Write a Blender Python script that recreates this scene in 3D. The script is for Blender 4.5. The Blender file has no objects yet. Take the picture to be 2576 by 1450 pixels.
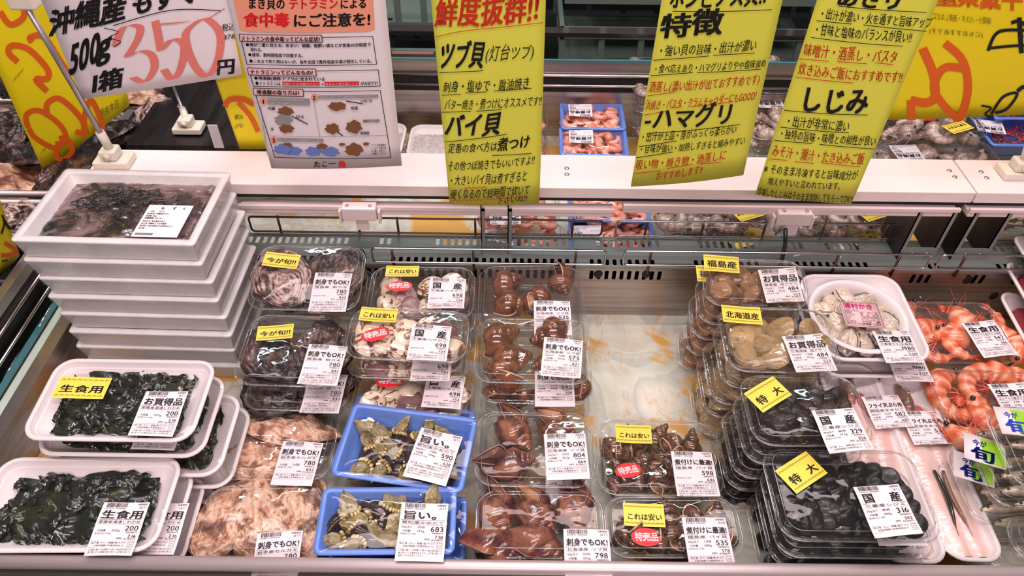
import bpy, math, random
from math import sin, cos, pi, radians, sqrt, atan2
from mathutils import Vector, Matrix, noise
random.seed(11)
sc = bpy.context.scene
COL = sc.collection
# ---------------------------------------------------------------- camera
F, H, TH, ROLL = 1860.0, 0.94, radians(44.6), 0.012
cd = bpy.data.cameras.new('camera'); cam = bpy.data.objects.new('camera', cd); COL.objects.link(cam)
cd.sensor_width = 36; cd.lens = F / 2576 * 36; cd.clip_start = .02
CM = Matrix.Translation((0, 0, H)) @ Matrix.Rotation(pi / 2 - TH, 4, 'X') @ Matrix.Rotation(ROLL, 4, 'Z')
cam.matrix_world = CM; sc.camera = cam
R3 = CM.to_3x3(); EYE = Vector((0, 0, H))
def ray(px, py): return R3 @ Vector(((px - 1288) / F, (725 - py) / F, -1))
def P(px, py, z=0.0):
    d = ray(px, py); return EYE + d * ((z - H) / d.z)
def PV(px, py, y):
    d = ray(px, py); return EYE + d * (y / d.y)
# ---------------------------------------------------------------- world, lamps, exposure
w = bpy.data.worlds.new('market_hall'); sc.world = w; w.use_nodes = True
bg = w.node_tree.nodes['Background']; bg.inputs[0].default_value = (1.0, .90, .90, 1); bg.inputs[1].default_value = .13
def area(name, loc, target, sx, sy, power, col):
    l = bpy.data.lights.new(name, 'AREA'); l.shape = 'RECTANGLE'; l.size = sx; l.size_y = sy; l.energy = power; l.color = col
    o = bpy.data.objects.new(name, l); COL.objects.link(o); o.location = loc
    o.rotation_euler = (Vector(target) - Vector(loc)).to_track_quat('-Z', 'Y').to_euler(); return o
def spot(name, loc, r, power, col):
    l = bpy.data.lights.new(name, 'POINT'); l.shadow_soft_size = r; l.energy = power; l.color = col
    o = bpy.data.objects.new(name, l); COL.objects.link(o); o.location = loc
PINK = (1.0, .82, .82); COOL = (.72, .93, 1.0)
area('ceiling_panel', (0, .15, 2.5), (0, .75, 0), 2.6, .35, 29, PINK)
area('aisle_panel', (0, -1.3, 1.9), (0, .9, .2), 2.4, .3, 27, PINK)  # unseen fill added behind the camera to brighten the upright signs
for i, (x, y) in enumerate([(-.9, .1), (0, .1), (.9, .1), (-.6, 1.1), (.6, 1.1), (-1.0, 2.1), (-.35, 2.3), (.3, 2.1), (.95, 2.3)]):
    spot('track_spotlight', (x, y, 2.3), .028, 10.5, PINK)
for x, y in ((-.65, 1.9), (.7, 1.8), (0, 2.75)):
    area('fluorescent_tube', (x, y, 2.2), (x, .8, 0), 1.1, .035, 5.0, COOL)
area('far_case_lamp', (.1, 1.25, 1.9), (.1, 1.25, 0), 2.4, .12, 9, PINK)  # unseen fill light added to brighten the far case
sc.view_settings.view_transform = 'Standard'; sc.view_settings.look = 'None'
sc.view_settings.exposure = 0.14; sc.view_settings.gamma = 1; sc.view_settings.use_curve_mapping = False
sc.cycles.max_bounces = 10; sc.cycles.transparent_max_bounces = 48; sc.cycles.diffuse_bounces = 3
sc.cycles.glossy_bounces = 3; sc.cycles.transmission_bounces = 3; sc.cycles.sample_clamp_indirect = 4
sc.cycles.caustics_reflective = False; sc.cycles.caustics_refractive = False
# ---------------------------------------------------------------- materials
def lin(c):
    return tuple((x / 255 / 12.92 if x / 255 <= .04045 else ((x / 255 + .055) / 1.055) ** 2.4) for x in c) + (1,)
MATS = {}
def pm(name, rgb, rough=.5, metal=0.0, coat=0.0, spec=.5, bump=0, bscale=200, vary=0, sss=0, trans=0):
    m = bpy.data.materials.new(name); m.use_nodes = True; nt = m.node_tree; b = nt.nodes['Principled BSDF']
    b.inputs['Base Color'].default_value = lin(rgb); b.inputs['Roughness'].default_value = rough
    b.inputs['Metallic'].default_value = metal; b.inputs['Coat Weight'].default_value = coat
    b.inputs['Coat Roughness'].default_value = .08; b.inputs['Specular IOR Level'].default_value = spec
    if sss: b.inputs['Subsurface Weight'].default_value = sss; b.inputs['Subsurface Radius'].default_value = (.004, .002, .0015); b.inputs['Subsurface Scale'].default_value = 1
    if bump:
        tc = nt.nodes.new('ShaderNodeTexCoord'); n = nt.nodes.new('ShaderNodeTexNoise'); n.inputs['Scale'].default_value = bscale; n.inputs['Detail'].default_value = 5
        bp = nt.nodes.new('ShaderNodeBump'); bp.inputs['Strength'].default_value = bump; bp.inputs['Distance'].default_value = .002
        nt.links.new(tc.outputs['Object'], n.inputs['Vector']); nt.links.new(n.outputs['Fac'], bp.inputs['Height']); nt.links.new(bp.outputs[0], b.inputs['Normal'])
    MATS[name] = m; return m
def nm(name, stops, scale=40, rough=.4, coat=0.0, bump=.3, detail=8, dist=.5, coords='Object', stretch=(1, 1, 1), rnd=1.0, metal=0, bdist=.002, wave=None, bscale=None, hue=0.0, sss=0):
    """noise-ramped material; rnd shifts the pattern per object; wave=(axis scale, distortion, amount) adds growth lines along the UV"""
    m = bpy.data.materials.new(name); m.use_nodes = True; nt = m.node_tree; N = nt.nodes; L = nt.links; b = N['Principled BSDF']
    b.inputs['Roughness'].default_value = rough; b.inputs['Coat Weight'].default_value = coat; b.inputs['Coat Roughness'].default_value = .1; b.inputs['Metallic'].default_value = metal
    if sss: b.inputs['Subsurface Weight'].default_value = sss; b.inputs['Subsurface Radius'].default_value = (.006, .003, .002); b.inputs['Subsurface Scale'].default_value = 1
    tc = N.new('ShaderNodeTexCoord'); mp = N.new('ShaderNodeMapping'); mp.inputs['Scale'].default_value = stretch; L.new(tc.outputs[coords], mp.inputs[0])
    oi = N.new('ShaderNodeObjectInfo'); mu = N.new('ShaderNodeMath'); mu.operation = 'MULTIPLY'; mu.inputs[1].default_value = 37 * rnd; L.new(oi.outputs['Random'], mu.inputs[0])
    cx = N.new('ShaderNodeCombineXYZ')
    for i in range(3): L.new(mu.outputs[0], cx.inputs[i])
    L.new(cx.outputs[0], mp.inputs['Location'])
    n = N.new('ShaderNodeTexNoise'); n.inputs['Scale'].default_value = scale; n.inputs['Detail'].default_value = detail; n.inputs['Distortion'].default_value = dist; n.inputs['Roughness'].default_value = .62
    L.new(mp.outputs[0], n.inputs['Vector']); fac = n.outputs['Fac']; hgt = fac
    if bscale:
        n2 = N.new('ShaderNodeTexNoise'); n2.inputs['Scale'].default_value = bscale; n2.inputs['Detail'].default_value = 6; L.new(mp.outputs[0], n2.inputs['Vector']); hgt = n2.outputs['Fac']
    if wave:
        uv = N.new('ShaderNodeMapping'); uv.inputs['Scale'].default_value = (1, wave[3] if len(wave) > 3 else .05, 1); L.new(tc.outputs['UV'], uv.inputs[0])
        wv = N.new('ShaderNodeTexWave'); wv.wave_type = 'BANDS'; wv.bands_direction = 'X'; wv.inputs['Scale'].default_value = wave[0]; wv.inputs['Distortion'].default_value = wave[1]; wv.inputs['Detail'].default_value = 3; wv.inputs['Detail Scale'].default_value = 1.5
        L.new(uv.outputs[0], wv.inputs['Vector'])
        mx = N.new('ShaderNodeMix'); mx.inputs[0].default_value = wave[2] * (1 if wave[0] < 4 else .22); L.new(fac, mx.inputs[2]); L.new(wv.outputs['Fac'], mx.inputs[3]); fac = mx.outputs[0]
        mh = N.new('ShaderNodeMix'); mh.inputs[0].default_value = min(.6, wave[2] * 1.3); L.new(hgt, mh.inputs[2]); L.new(wv.outputs['Fac'], mh.inputs[3]); hgt = mh.outputs[0]
    cr = N.new('ShaderNodeValToRGB'); e = cr.color_ramp.elements
    while len(e) < len(stops): e.new(.5)
    for el, (p, c) in zip(e, stops): el.position = p; el.color = lin(c)
    L.new(fac, cr.inputs[0]); out = cr.outputs[0]
    if hue:
        hs = N.new('ShaderNodeHueSaturation'); mr = N.new('ShaderNodeMapRange'); mr.inputs[3].default_value = 1 - hue; mr.inputs[4].default_value = 1 + hue
        L.new(oi.outputs['Random'], mr.inputs[0]); L.new(mr.outputs[0], hs.inputs['Value']); L.new(out, hs.inputs['Color']); out = hs.outputs[0]
    L.new(out, b.inputs['Base Color'])
    if bump:
        bp = N.new('ShaderNodeBump'); bp.inputs['Strength'].default_value = bump; bp.inputs['Distance'].default_value = bdist
        L.new(hgt, bp.inputs['Height']); L.new(bp.outputs[0], b.inputs['Normal'])
    MATS[name] = m; return m
def clear(name, tint=(1, 1, 1), base=.04, top=.75, rough=.03, haze=.03, bump=.25, scale=60):
    m = bpy.data.materials.new(name); m.use_nodes = True; nt = m.node_tree; N = nt.nodes; L = nt.links
    for x in list(N): N.remove(x)
    o = N.new('ShaderNodeOutputMaterial'); t = N.new('ShaderNodeBsdfTransparent'); g = N.new('ShaderNodeBsdfGlossy'); d = N.new('ShaderNodeBsdfDiffuse')
    t.inputs[0].default_value = tint + (1,); g.inputs['Roughness'].default_value = rough; d.inputs[0].default_value = (.85, .85, .85, 1)
    lw = N.new('ShaderNodeLayerWeight'); lw.inputs[0].default_value = .5; p = N.new('ShaderNodeMath'); p.operation = 'POWER'; p.inputs[1].default_value = 3.5
    L.new(lw.outputs['Facing'], p.inputs[0]); mr = N.new('ShaderNodeMapRange'); mr.inputs[3].default_value = base; mr.inputs[4].default_value = top; L.new(p.outputs[0], mr.inputs[0])
    m1 = N.new('ShaderNodeMixShader'); m1.inputs[0].default_value = haze; L.new(t.outputs[0], m1.inputs[1]); L.new(d.outputs[0], m1.inputs[2])
    m2 = N.new('ShaderNodeMixShader'); L.new(mr.outputs[0], m2.inputs[0]); L.new(m1.outputs[0], m2.inputs[1]); L.new(g.outputs[0], m2.inputs[2]); L.new(m2.outputs[0], o.inputs[0])
    tc = N.new('ShaderNodeTexCoord'); n = N.new('ShaderNodeTexNoise'); n.inputs['Scale'].default_value = scale; n.inputs['Detail'].default_value = 2
    bp = N.new('ShaderNodeBump'); bp.inputs['Strength'].default_value = bump; bp.inputs['Distance'].default_value = .003
    L.new(tc.outputs['Object'], n.inputs['Vector']); L.new(n.outputs['Fac'], bp.inputs['Height']); L.new(bp.outputs[0], g.inputs['Normal'])
    MATS[name] = m; return m
clear('clear_plastic', base=.035, top=.88, haze=.010, bump=.24, scale=34)
clear('film', base=.035, top=.6, haze=.006, bump=.5, scale=22, rough=.03)
clear('glass', tint=(.80, .95, .93), base=.04, top=.6, haze=.0, bump=0)
pm('white_foam', (240, 230, 230), .5, bump=.15, bscale=500, sss=.0)
nm('styrofoam', [(.3, (222, 218, 218)), (.7, (242, 236, 236))], scale=30, rough=.35, coat=.5, bump=.12, bscale=700, rnd=0)
nm('blue_tray', [(.58, (102, 142, 228)), (.68, (136, 168, 236)), (.76, (206, 216, 242))], scale=14, rough=.3, coat=.3, bump=.05, detail=5)  # palest stop paints highlights into the blue
pm('beam_white', (244, 226, 224), .45, bump=.02, bscale=60)
pm('rail_white', (236, 216, 216), .35)
pm('clip_cream', (228, 220, 204), .4)
pm('rail_steel', (214, 198, 198), .42, .55)
pm('steel', (186, 176, 176), .38, .85, bump=.05, bscale=40)
nm('brushed_steel', [(.3, (150, 140, 136)), (.7, (196, 184, 180))], scale=9, rough=.36, metal=1, bump=.04, stretch=(.3, 1, 14), rnd=0)
nm('dark_steel', [(.3, (74, 66, 66)), (.7, (108, 98, 98))], scale=8, rough=.4, metal=1, bump=.04, stretch=(6, 1, .4), rnd=0)
pm('grey_green_steel', (150, 158, 154), .45, .45, bump=.05, bscale=50)
pm('chrome', (215, 205, 205), .16, 1.0)
pm('rust_wire', (120, 92, 80), .35, .9)
clear('rim_plastic', base=.16, top=.9, haze=.05, bump=.05, scale=40, rough=.06)
pm('black', (12, 12, 14), .6)
pm('dark_plastic', (30, 32, 34), .5)
pm('crate_green', (96, 112, 104), .5)
pm('teal_edge', (70, 128, 136), .15, 0, .5)
pm('paper_white', (240, 228, 232), .6)
pm('paper_yellow', (228, 226, 78), .55)
pm('paper_deep_yellow', (236, 214, 12), .5)
pm('sticker_yellow', (250, 220, 84), .45)
pm('red', (226, 34, 36), .4)
pm('ink', (14, 12, 14), .5)
pm('ink_soft', (70, 66, 66), .5)
pm('ink_red', (206, 48, 24), .5)
pm('ink_wash', (232, 128, 116), .5)
pm('ink_orange', (222, 96, 20), .5)
pm('ink_pink', (232, 70, 150), .5)
pm('olive_ink', (120, 110, 30), .5)
pm('salmon_box', (244, 160, 130), .5)
pm('brown_board', (158, 116, 100), .7)
pm('pale_pink', (246, 200, 200), .5)
pm('green_sticker', (150, 205, 50), .4)
pm('blue_ink', (40, 70, 180), .4)
pm('blue_sticker', (60, 130, 190), .4)
pm('grey_print', (150, 145, 145), .5)
pm('brown_print', (130, 84, 50), .5)
pm('glove_blue', (110, 130, 200), .5)
pm('floor_green', (196, 214, 202), .5)
pm('eye_black', (8, 8, 8), .15, coat=1)
pm('eye_silver', (200, 196, 180), .2, .6)
# marble laminate
def marble():
    m = bpy.data.materials.new('marble_deck'); m.use_nodes = True; nt = m.node_tree; N = nt.nodes; L = nt.links; b = N['Principled BSDF']; b.inputs['Roughness'].default_value = .25
    tc = N.new('ShaderNodeTexCoord')
    def noi(s, d, dist): n = N.new('ShaderNodeTexNoise'); n.inputs['Scale'].default_value = s; n.inputs['Detail'].default_value = d; n.inputs['Distortion'].default_value = dist; L.new(tc.outputs['Object'], n.inputs['Vector']); return n
    def ramp(src, st):
        c = N.new('ShaderNodeValToRGB'); e = c.color_ramp.elements
        while len(e) < len(st): e.new(.5)
        for el, (p, q) in zip(e, st): el.position = p; el.color = q if len(q) == 4 else lin(q)
        L.new(src, c.inputs[0]); return c.outputs[0]
    base = ramp(noi(7, 5, 1.6).outputs['Fac'], [(.3, (190, 192, 178)), (.46, (218, 216, 198)), (.5, (192, 196, 186)), (.62, (228, 224, 208))])
    K, W = (0, 0, 0, 1), (1, 1, 1, 1)
    veins = ramp(noi(5.5, 8, 2.2).outputs['Fac'], [(.486, K), (.5, (.7, .7, .7, 1)), (.512, K)])
    patch = ramp(noi(8.5, 6, .6).outputs['Fac'], [(.515, K), (.575, W)])
    gate = ramp(noi(3.2, 2, 0).outputs['Fac'], [(.40, K), (.50, W)])
    mm = N.new('ShaderNodeMath'); mm.operation = 'MULTIPLY'; L.new(veins, mm.inputs[0]); L.new(gate, mm.inputs[1])
    ma = N.new('ShaderNodeMath'); ma.operation = 'ADD'; ma.use_clamp = True; L.new(mm.outputs[0], ma.inputs[0]); L.new(patch, ma.inputs[1])
    mx = N.new('ShaderNodeMix'); mx.data_type = 'RGBA'; L.new(ma.outputs[0], mx.inputs[0]); L.new(base, mx.inputs[6]); mx.inputs[7].default_value = lin((214, 164, 84))
    L.new(mx.outputs[2], b.inputs['Base Color']); MATS['marble_deck'] = m
marble()
# sea life
nm('rock_oyster_shell', [(.36, (26, 18, 18)), (.46, (78, 54, 48)), (.51, (160, 126, 116)), (.56, (222, 198, 192)), (.62, (150, 118, 110)), (.68, (70, 50, 46))], scale=24, rough=.35, coat=.35, bump=1, detail=12, dist=.5, bdist=.004, wave=(2.2, 9, .10, .5))
nm('dark_oyster_shell', [(.38, (16, 12, 13)), (.50, (52, 34, 30)), (.56, (104, 74, 62)), (.60, (56, 40, 36)), (.66, (190, 160, 150)), (.72, (90, 70, 60))], scale=26, rough=.3, coat=.5, bump=1, detail=12, dist=.5, bdist=.004, wave=(2.2, 9, .08, .5))
nm('tan_oyster_shell', [(.30, (84, 50, 40)), (.41, (134, 84, 62)), (.47, (204, 152, 120)), (.53, (234, 200, 176)), (.58, (170, 120, 90)), (.63, (104, 72, 52)), (.76, (236, 208, 190))], scale=24, rough=.4, coat=.4, bump=1, detail=12, dist=.4, bdist=.004, wave=(2.5, 9, .03, .5))
nm('cream_clam_shell', [(.30, (238, 220, 196)), (.50, (242, 226, 200)), (.535, (168, 118, 90)), (.56, (84, 48, 38)), (.585, (150, 104, 80)), (.62, (236, 214, 186))], scale=20, rough=.14, coat=.9, bump=.25, dist=2.0, detail=2, bdist=.001, wave=(5, .4, .10, 0), hue=.1)
nm('plum_clam_shell', [(.3, (96, 62, 66)), (.5, (150, 112, 112)), (.62, (188, 152, 142)), (.7, (110, 74, 70))], scale=16, rough=.14, coat=.9, bump=.3, dist=1, detail=3, bdist=.001, wave=(6, .5, .5, 0), hue=.2)
nm('brown_asari_shell', [(.25, (60, 36, 26)), (.42, (140, 90, 58)), (.53, (196, 150, 108)), (.61, (96, 60, 42)), (.72, (220, 184, 144))], scale=40, rough=.3, coat=.7, bump=.7, dist=1.5, detail=6, bdist=.0012, wave=(7, 1, .5, 0), hue=.35)
nm('olive_asari_shell', [(.25, (84, 64, 40)), (.40, (146, 116, 76)), (.52, (206, 176, 128)), (.60, (120, 92, 60)), (.72, (232, 210, 170))], scale=38, rough=.3, coat=.7, bump=.7, dist=1, detail=6, bdist=.0012, wave=(8, .6, .55, 0), hue=.3)
nm('shijimi_shell', [(.35, (9, 5, 5)), (.52, (26, 13, 10)), (.64, (62, 34, 22)), (.8, (18, 9, 8))], scale=40, rough=.22, coat=.28, bump=.4, detail=4, bdist=.001, wave=(8, .5, .4, 0), hue=.5)
nm('black_shijimi_shell', [(.35, (5, 4, 5)), (.6, (16, 11, 12)), (.72, (48, 34, 30)), (.8, (12, 9, 9))], scale=40, rough=.22, coat=.28, bump=.4, detail=4, bdist=.001, wave=(8, .5, .4, 0), hue=.5)
nm('whelk_shell', [(.3, (44, 22, 16)), (.42, (104, 58, 38)), (.52, (140, 86, 58)), (.60, (78, 42, 30)), (.72, (168, 118, 84))], scale=18, rough=.16, coat=1, bump=.25, detail=6, bdist=.0012, stretch=(1, 1, 1), wave=(3, 4, .05, .3), hue=.15)
nm('horned_whelk_shell', [(.3, (58, 26, 30)), (.45, (116, 62, 54)), (.55, (158, 104, 76)), (.68, (92, 50, 48)), (.8, (186, 134, 96))], scale=24, rough=.2, coat=1, bump=.8, detail=7, bdist=.002, wave=(1.6, 3, .14, .6), hue=.15)
nm('bai_shell', [(.40, (60, 36, 28)), (.47, (92, 60, 46)), (.52, (128, 90, 70)), (.60, (84, 52, 40)), (.72, (146, 106, 82))], scale=95, rough=.18, coat=1, bump=.3, detail=1.5, dist=0, bdist=.001, hue=.2)
nm('operculum_tan', [(.3, (150, 98, 62)), (.7, (206, 156, 112))], scale=40, rough=.3, coat=.6, bump=.4, wave=(4, 1, .2, 0))
nm('operculum_dark', [(.3, (70, 38, 28)), (.7, (150, 100, 72))], scale=40, rough=.3, coat=.6, bump=.4, wave=(4, 1, .2, 0))
nm('lip_cream', [(.3, (188, 142, 112)), (.7, (228, 192, 164))], scale=30, rough=.25, coat=.6, bump=.2)
nm('lip_plum', [(.3, (110, 56, 60)), (.7, (178, 126, 118))], scale=30, rough=.25, coat=.6, bump=.2)
nm('barnacle_plate', [(.25, (60, 48, 22)), (.38, (150, 126, 62)), (.48, (222, 196, 128)), (.60, (244, 228, 188)), (.70, (150, 134, 64))], scale=90, rough=.35, coat=.5, bump=1, bdist=.002, wave=(7, 2, .4, .1), hue=.2)
nm('barnacle_stalk', [(.3, (24, 13, 14)), (.55, (62, 34, 30)), (.75, (112, 74, 58))], scale=70, rough=.22, coat=.9, bump=.9, bdist=.0015, wave=(12, 1, .3, .2), hue=.25)
nm('boiled_shrimp_flesh', [(.3, (218, 88, 52)), (.5, (240, 134, 92)), (.7, (252, 196, 164))], scale=34, rough=.28, coat=.6, bump=.5, sss=.0, bdist=.002, wave=(2.9, .6, .26, 0), hue=.08)
nm('boiled_shrimp_red', [(.3, (206, 62, 36)), (.7, (236, 104, 66))], scale=34, rough=.28, coat=.6, bump=.2)
nm('pink_shrimp_flesh', [(.3, (230, 124, 96)), (.5, (242, 156, 130)), (.7, (250, 196, 176))], scale=30, rough=.25, coat=.7, bump=.2, hue=.06)
nm('grey_shrimp_flesh', [(.3, (120, 92, 82)), (.5, (180, 152, 140)), (.7, (220, 196, 182))], scale=26, rough=.2, coat=.9, bump=.4, wave=(2.9, .6, .12, 0), hue=.15)
nm('krill_red', [(.3, (120, 16, 30)), (.6, (184, 46, 56)), (.8, (214, 110, 110))], scale=80, rough=.25, coat=.6, bump=.3, hue=.2)
nm('wakame_leaf', [(.3, (8, 14, 10)), (.5, (20, 28, 16)), (.62, (40, 44, 18)), (.75, (84, 84, 26))], scale=22, rough=.22, coat=.7, bump=.5, detail=6, bdist=.002, stretch=(1, 1, 1))
nm('mozuku_mat', [(.38, (26, 18, 14)), (.46, (58, 42, 34)), (.50, (104, 82, 76)), (.56, (136, 112, 110)), (.66, (150, 126, 130)), (.74, (96, 74, 66))], scale=9, rough=.12, coat=.8, bump=.6, detail=14, dist=1.0, stretch=(1, 1.6, 1), rnd=0, bdist=.002)  # pinkish grey stops paint the film's glare into the seaweed colour
nm('oyster_meat', [(.3, (140, 122, 108)), (.42, (200, 180, 160)), (.60, (236, 216, 196))], scale=22, rough=.15, coat=1, bump=.3, hue=.12)
pm('oyster_frill', (46, 36, 34), .2, coat=1)
nm('shirasu_fish', [(.3, (206, 194, 184)), (.7, (240, 232, 226))], scale=60, rough=.3, bump=0)
nm('anago_flesh', [(.3, (232, 172, 164)), (.48, (242, 206, 198)), (.66, (250, 230, 224))], scale=26, rough=.2, coat=.8, bump=.25, stretch=(1, .25, 1), rnd=0)
nm('anago_skin', [(.3, (84, 62, 48)), (.6, (150, 120, 100)), (.8, (214, 190, 176))], scale=30, rough=.2, coat=.8, bump=.2, rnd=0)
nm('fish_blood', [(.3, (150, 40, 56)), (.7, (214, 130, 132))], scale=40, rough=.2, coat=.8, bump=.2, rnd=0)
nm('sardine_back', [(.3, (34, 40, 44)), (.7, (84, 88, 84))], scale=40, rough=.3, metal=.2, bump=.1)
nm('sardine_belly', [(.3, (150, 138, 104)), (.6, (212, 200, 176)), (.8, (120, 110, 84))], scale=60, rough=.25, metal=.35, bump=.1)
nm('crushed_ice', [(.3, (96, 92, 96)), (.7, (176, 170, 174))], scale=60, rough=.1, coat=.8, bump=1, bscale=90, bdist=.01)
nm('dark_meat', [(.3, (40, 22, 20)), (.7, (92, 60, 46))], scale=40, rough=.2, coat=1, bump=.6)
# ---------------------------------------------------------------- mesh helpers
def new_mesh(name, v, f, mats, smooth=True, mi=None, uv=None):
    me = bpy.data.meshes.new(name); me.from_pydata([tuple(a) for a in v], [], f)
    for m in (mats if isinstance(mats, (list, tuple)) else [mats]): me.materials.append(MATS[m])
    if mi: me.polygons.foreach_set('material_index', mi)
    if smooth: me.polygons.foreach_set('use_smooth', [True] * len(me.polygons))
    if uv:
        ul = me.uv_layers.new(name='UVMap'); li = [0] * len(me.loops); me.loops.foreach_get('vertex_index', li)
        ul.data.foreach_set('uv', [c for i in li for c in uv[i]])
    me.update(); return me
def ob(name, me, parent=None, M=None, kind=None, label=None, cat=None, group=None):
    o = bpy.data.objects.new(name, me); COL.objects.link(o)
    if parent is not None: o.parent = parent
    if M is not None: o.matrix_basis = M
    for k, x in (('kind', kind), ('label', label), ('category', cat), ('group', group)):
        if x: o[k] = x
    return o
def thing(name, label, cat, M=None, group=None): return ob(name, None, None, M or Matrix(), None, label, cat, group)
class MB:
    def __init__(s): s.v = []; s.f = []; s.m = []
    def add(s, v, f, m=0):
        k = len(s.v); s.v += [Vector(a) for a in v]; s.f += [tuple(i + k for i in q) for q in f]; s.m += [m] * len(f); return s
    def box(s, x0, x1, y0, y1, z0, z1, m=0, M=None):
        v = [Vector((x, y, z)) for z in (z0, z1) for y in (y0, y1) for x in (x0, x1)]
        if M is not None: v = [M @ a for a in v]
        return s.add(v, [(0, 2, 3, 1), (4, 5, 7, 6), (0, 1, 5, 4), (2, 6, 7, 3), (0, 4, 6, 2), (1, 3, 7, 5)], m)
    def quad(s, a, b, c, d, m=0): return s.add([a, b, c, d], [(0, 1, 2, 3)], m)
    def tube(s, pts, r, n=8, m=0, closed=False, rf=None):
        pts = [Vector(p) for p in pts]; K = len(pts); v = []; up = Vector((0, 0, 1)); pn = None
        for i, p in enumerate(pts):
            d = (pts[(i + 1) % K] - pts[i - 1]) if closed else (pts[min(i + 1, K - 1)] - pts[max(i - 1, 0)])
            d.normalize()
            a = (pn - d * pn.dot(d)) if pn is not None else (d.cross(up) if abs(d.z) < .9 else d.cross(Vector((1, 0, 0))))
            a.normalize(); pn = a; b = d.cross(a); rr = r if rf is None else r * rf(i / max(K - 1, 1))
            v += [p + a * (rr * cos(2 * pi * j / n)) + b * (rr * sin(2 * pi * j / n)) for j in range(n)]
        f = []
        for i in range(K if closed else K - 1):
            for j in range(n):
                a = i * n + j; b2 = i * n + (j + 1) % n; c = ((i + 1) % K) * n + (j + 1) % n; d2 = ((i + 1) % K) * n + j; f.append((a, b2, c, d2))
        if not closed: f += [tuple(range(n))[::-1], tuple((K - 1) * n + j for j in range(n))]
        return s.add(v, f, m)
    def sphere(s, c, r, m=0, nu=10, nv=7, sc3=(1, 1, 1)):
        v = [(c[0] + r * sc3[0] * sin(pi * i / nv) * cos(2 * pi * j / nu), c[1] + r * sc3[1] * sin(pi * i / nv) * sin(2 * pi * j / nu), c[2] + r * sc3[2] * cos(pi * i / nv)) for i in range(nv + 1) for j in range(nu)]
        return s.add(v, [(i * nu + j, (i + 1) * nu + j, (i + 1) * nu + (j + 1) % nu, i * nu + (j + 1) % nu) for i in range(nv) for j in range(nu)], m)
    def mesh(s, name, mats, smooth=False): return new_mesh(name, s.v, s.f, mats, smooth, s.m)
    def build(s, name, mats, parent=None, smooth=False, M=None, **k): return ob(name, s.mesh(name, mats, smooth), parent, M, **k)
def bevel(o, w=.002, n=2):
    m = o.modifiers.new('b', 'BEVEL'); m.width = w; m.segments = n; m.limit_method = 'ANGLE'; return o
def bx(name, x0, x1, y0, y1, z0, z1, mat, parent=None, bv=0, **k):
    o = MB().box(x0, x1, y0, y1, z0, z1).build(name, mat, parent, **k)
    return bevel(o, bv) if bv else o
def setting(name, *a, **k): return bx(name, *a, kind='structure', **k)
# ---------------------------------------------------------------- lettering
_tc = bpy.data.curves.new('glyph', 'FONT'); _tc.size = 1; _tc.resolution_u = 1
_to = bpy.data.objects.new('glyph', _tc); COL.objects.link(_to)
GL = {}
def glyph(ch, bold=0.0):
    k = (ch, bold)
    if k not in GL:
        if ch in ' 　': GL[k] = ([], [], .5); return GL[k]
        _tc.resolution_u = 4 if ord(ch) < 128 else 2; _tc.body = ch; me = _to.to_mesh(); b = bold * .9
        v0 = [(a.co.x, a.co.y) for a in me.vertices]; f0 = [tuple(p.vertices) for p in me.polygons]; _to.to_mesh_clear(); v = []; f = []
        for ox, oy in (((0, 0),) if b == 0 else ((b, 0), (-b, 0)) if b < .012 else ((b, b * .6), (-b, -b * .6), (b, -b * .6), (-b, b * .6))):
            k0 = len(v); v += [(x + ox, y + oy) for x, y in v0]; f += [tuple(i + k0 for i in q) for q in f0]
        adv = 1.0 if ord(ch) > 0x2000 else (max(a[0] for a in v) + .06 if v else .4)
        GL[k] = (v, f, adv)
    return GL[k]
def text_polys(mb, s, x0, y0, x1, y1, h, bold=0.0, m=0, slant=0.0, jit=0.0, dest=None, up=None):
    """set the string s along the base line x0,y0 -> x1,y1 (any 2-D frame with y up); dest maps 2-D to 3-D"""
    if not s: return
    g = [glyph(c, bold) for c in s]; tot = sum(a[2] for a in g); dx, dy = (x1 - x0) / tot, (y1 - y0) / tot
    if up is None: up = (slant, 1.0)
    x = 0.0; rr = random.Random(len(s) * 7 + int(x0 * 13))
    for v, f, adv in g:
        ja = rr.uniform(-jit, jit); jh = 1 + rr.uniform(-jit, jit); jy = rr.uniform(-jit, jit) * .3
        pts = []
        for (a, b) in v:
            b2 = (b + jy + ja * (a - .5)) * jh
            pts.append(dest(x0 + dx * (x + a) + up[0] * b2 * h, y0 + dy * (x + a) + up[1] * b2 * h))
        if pts: mb.add(pts, f, m)
        x += adv
def stroke(mb, pts, wd, dest, m=0, pen=None):
    """a flat pen stroke; pen=(dx,dy) gives a broad-nib stroke"""
    L = []; R = []
    for i, p in enumerate(pts):
        a = pts[max(i - 1, 0)]; b = pts[min(i + 1, len(pts) - 1)]; dx, dy = b[0] - a[0], b[1] - a[1]; l = sqrt(dx * dx + dy * dy) or 1
        nx, ny = (-dy / l * wd / 2, dx / l * wd / 2) if pen is None else (pen[0] / 2, pen[1] / 2)
        L.append(dest(p[0] + nx, p[1] + ny)); R.append(dest(p[0] - nx, p[1] - ny))
    k = len(pts); mb.add(L + R, [(i, i + 1, k + i + 1, k + i) for i in range(k - 1)], m)
def smooth_pts(pts, n=6):
    out = []; q = [pts[0]] + list(pts) + [pts[-1]]
    for i in range(1, len(q) - 2):
        for j in range(n):
            t = j / n; p0, p1, p2, p3 = q[i - 1], q[i], q[i + 1], q[i + 2]
            out.append(tuple(.5 * (2 * p1[c] + (p2[c] - p0[c]) * t + (2 * p0[c] - 5 * p1[c] + 4 * p2[c] - p3[c]) * t * t + (3 * p1[c] - p0[c] - 3 * p2[c] + p3[c]) * t ** 3) for c in range(2)))
    out.append(tuple(pts[-1])); return out
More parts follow.
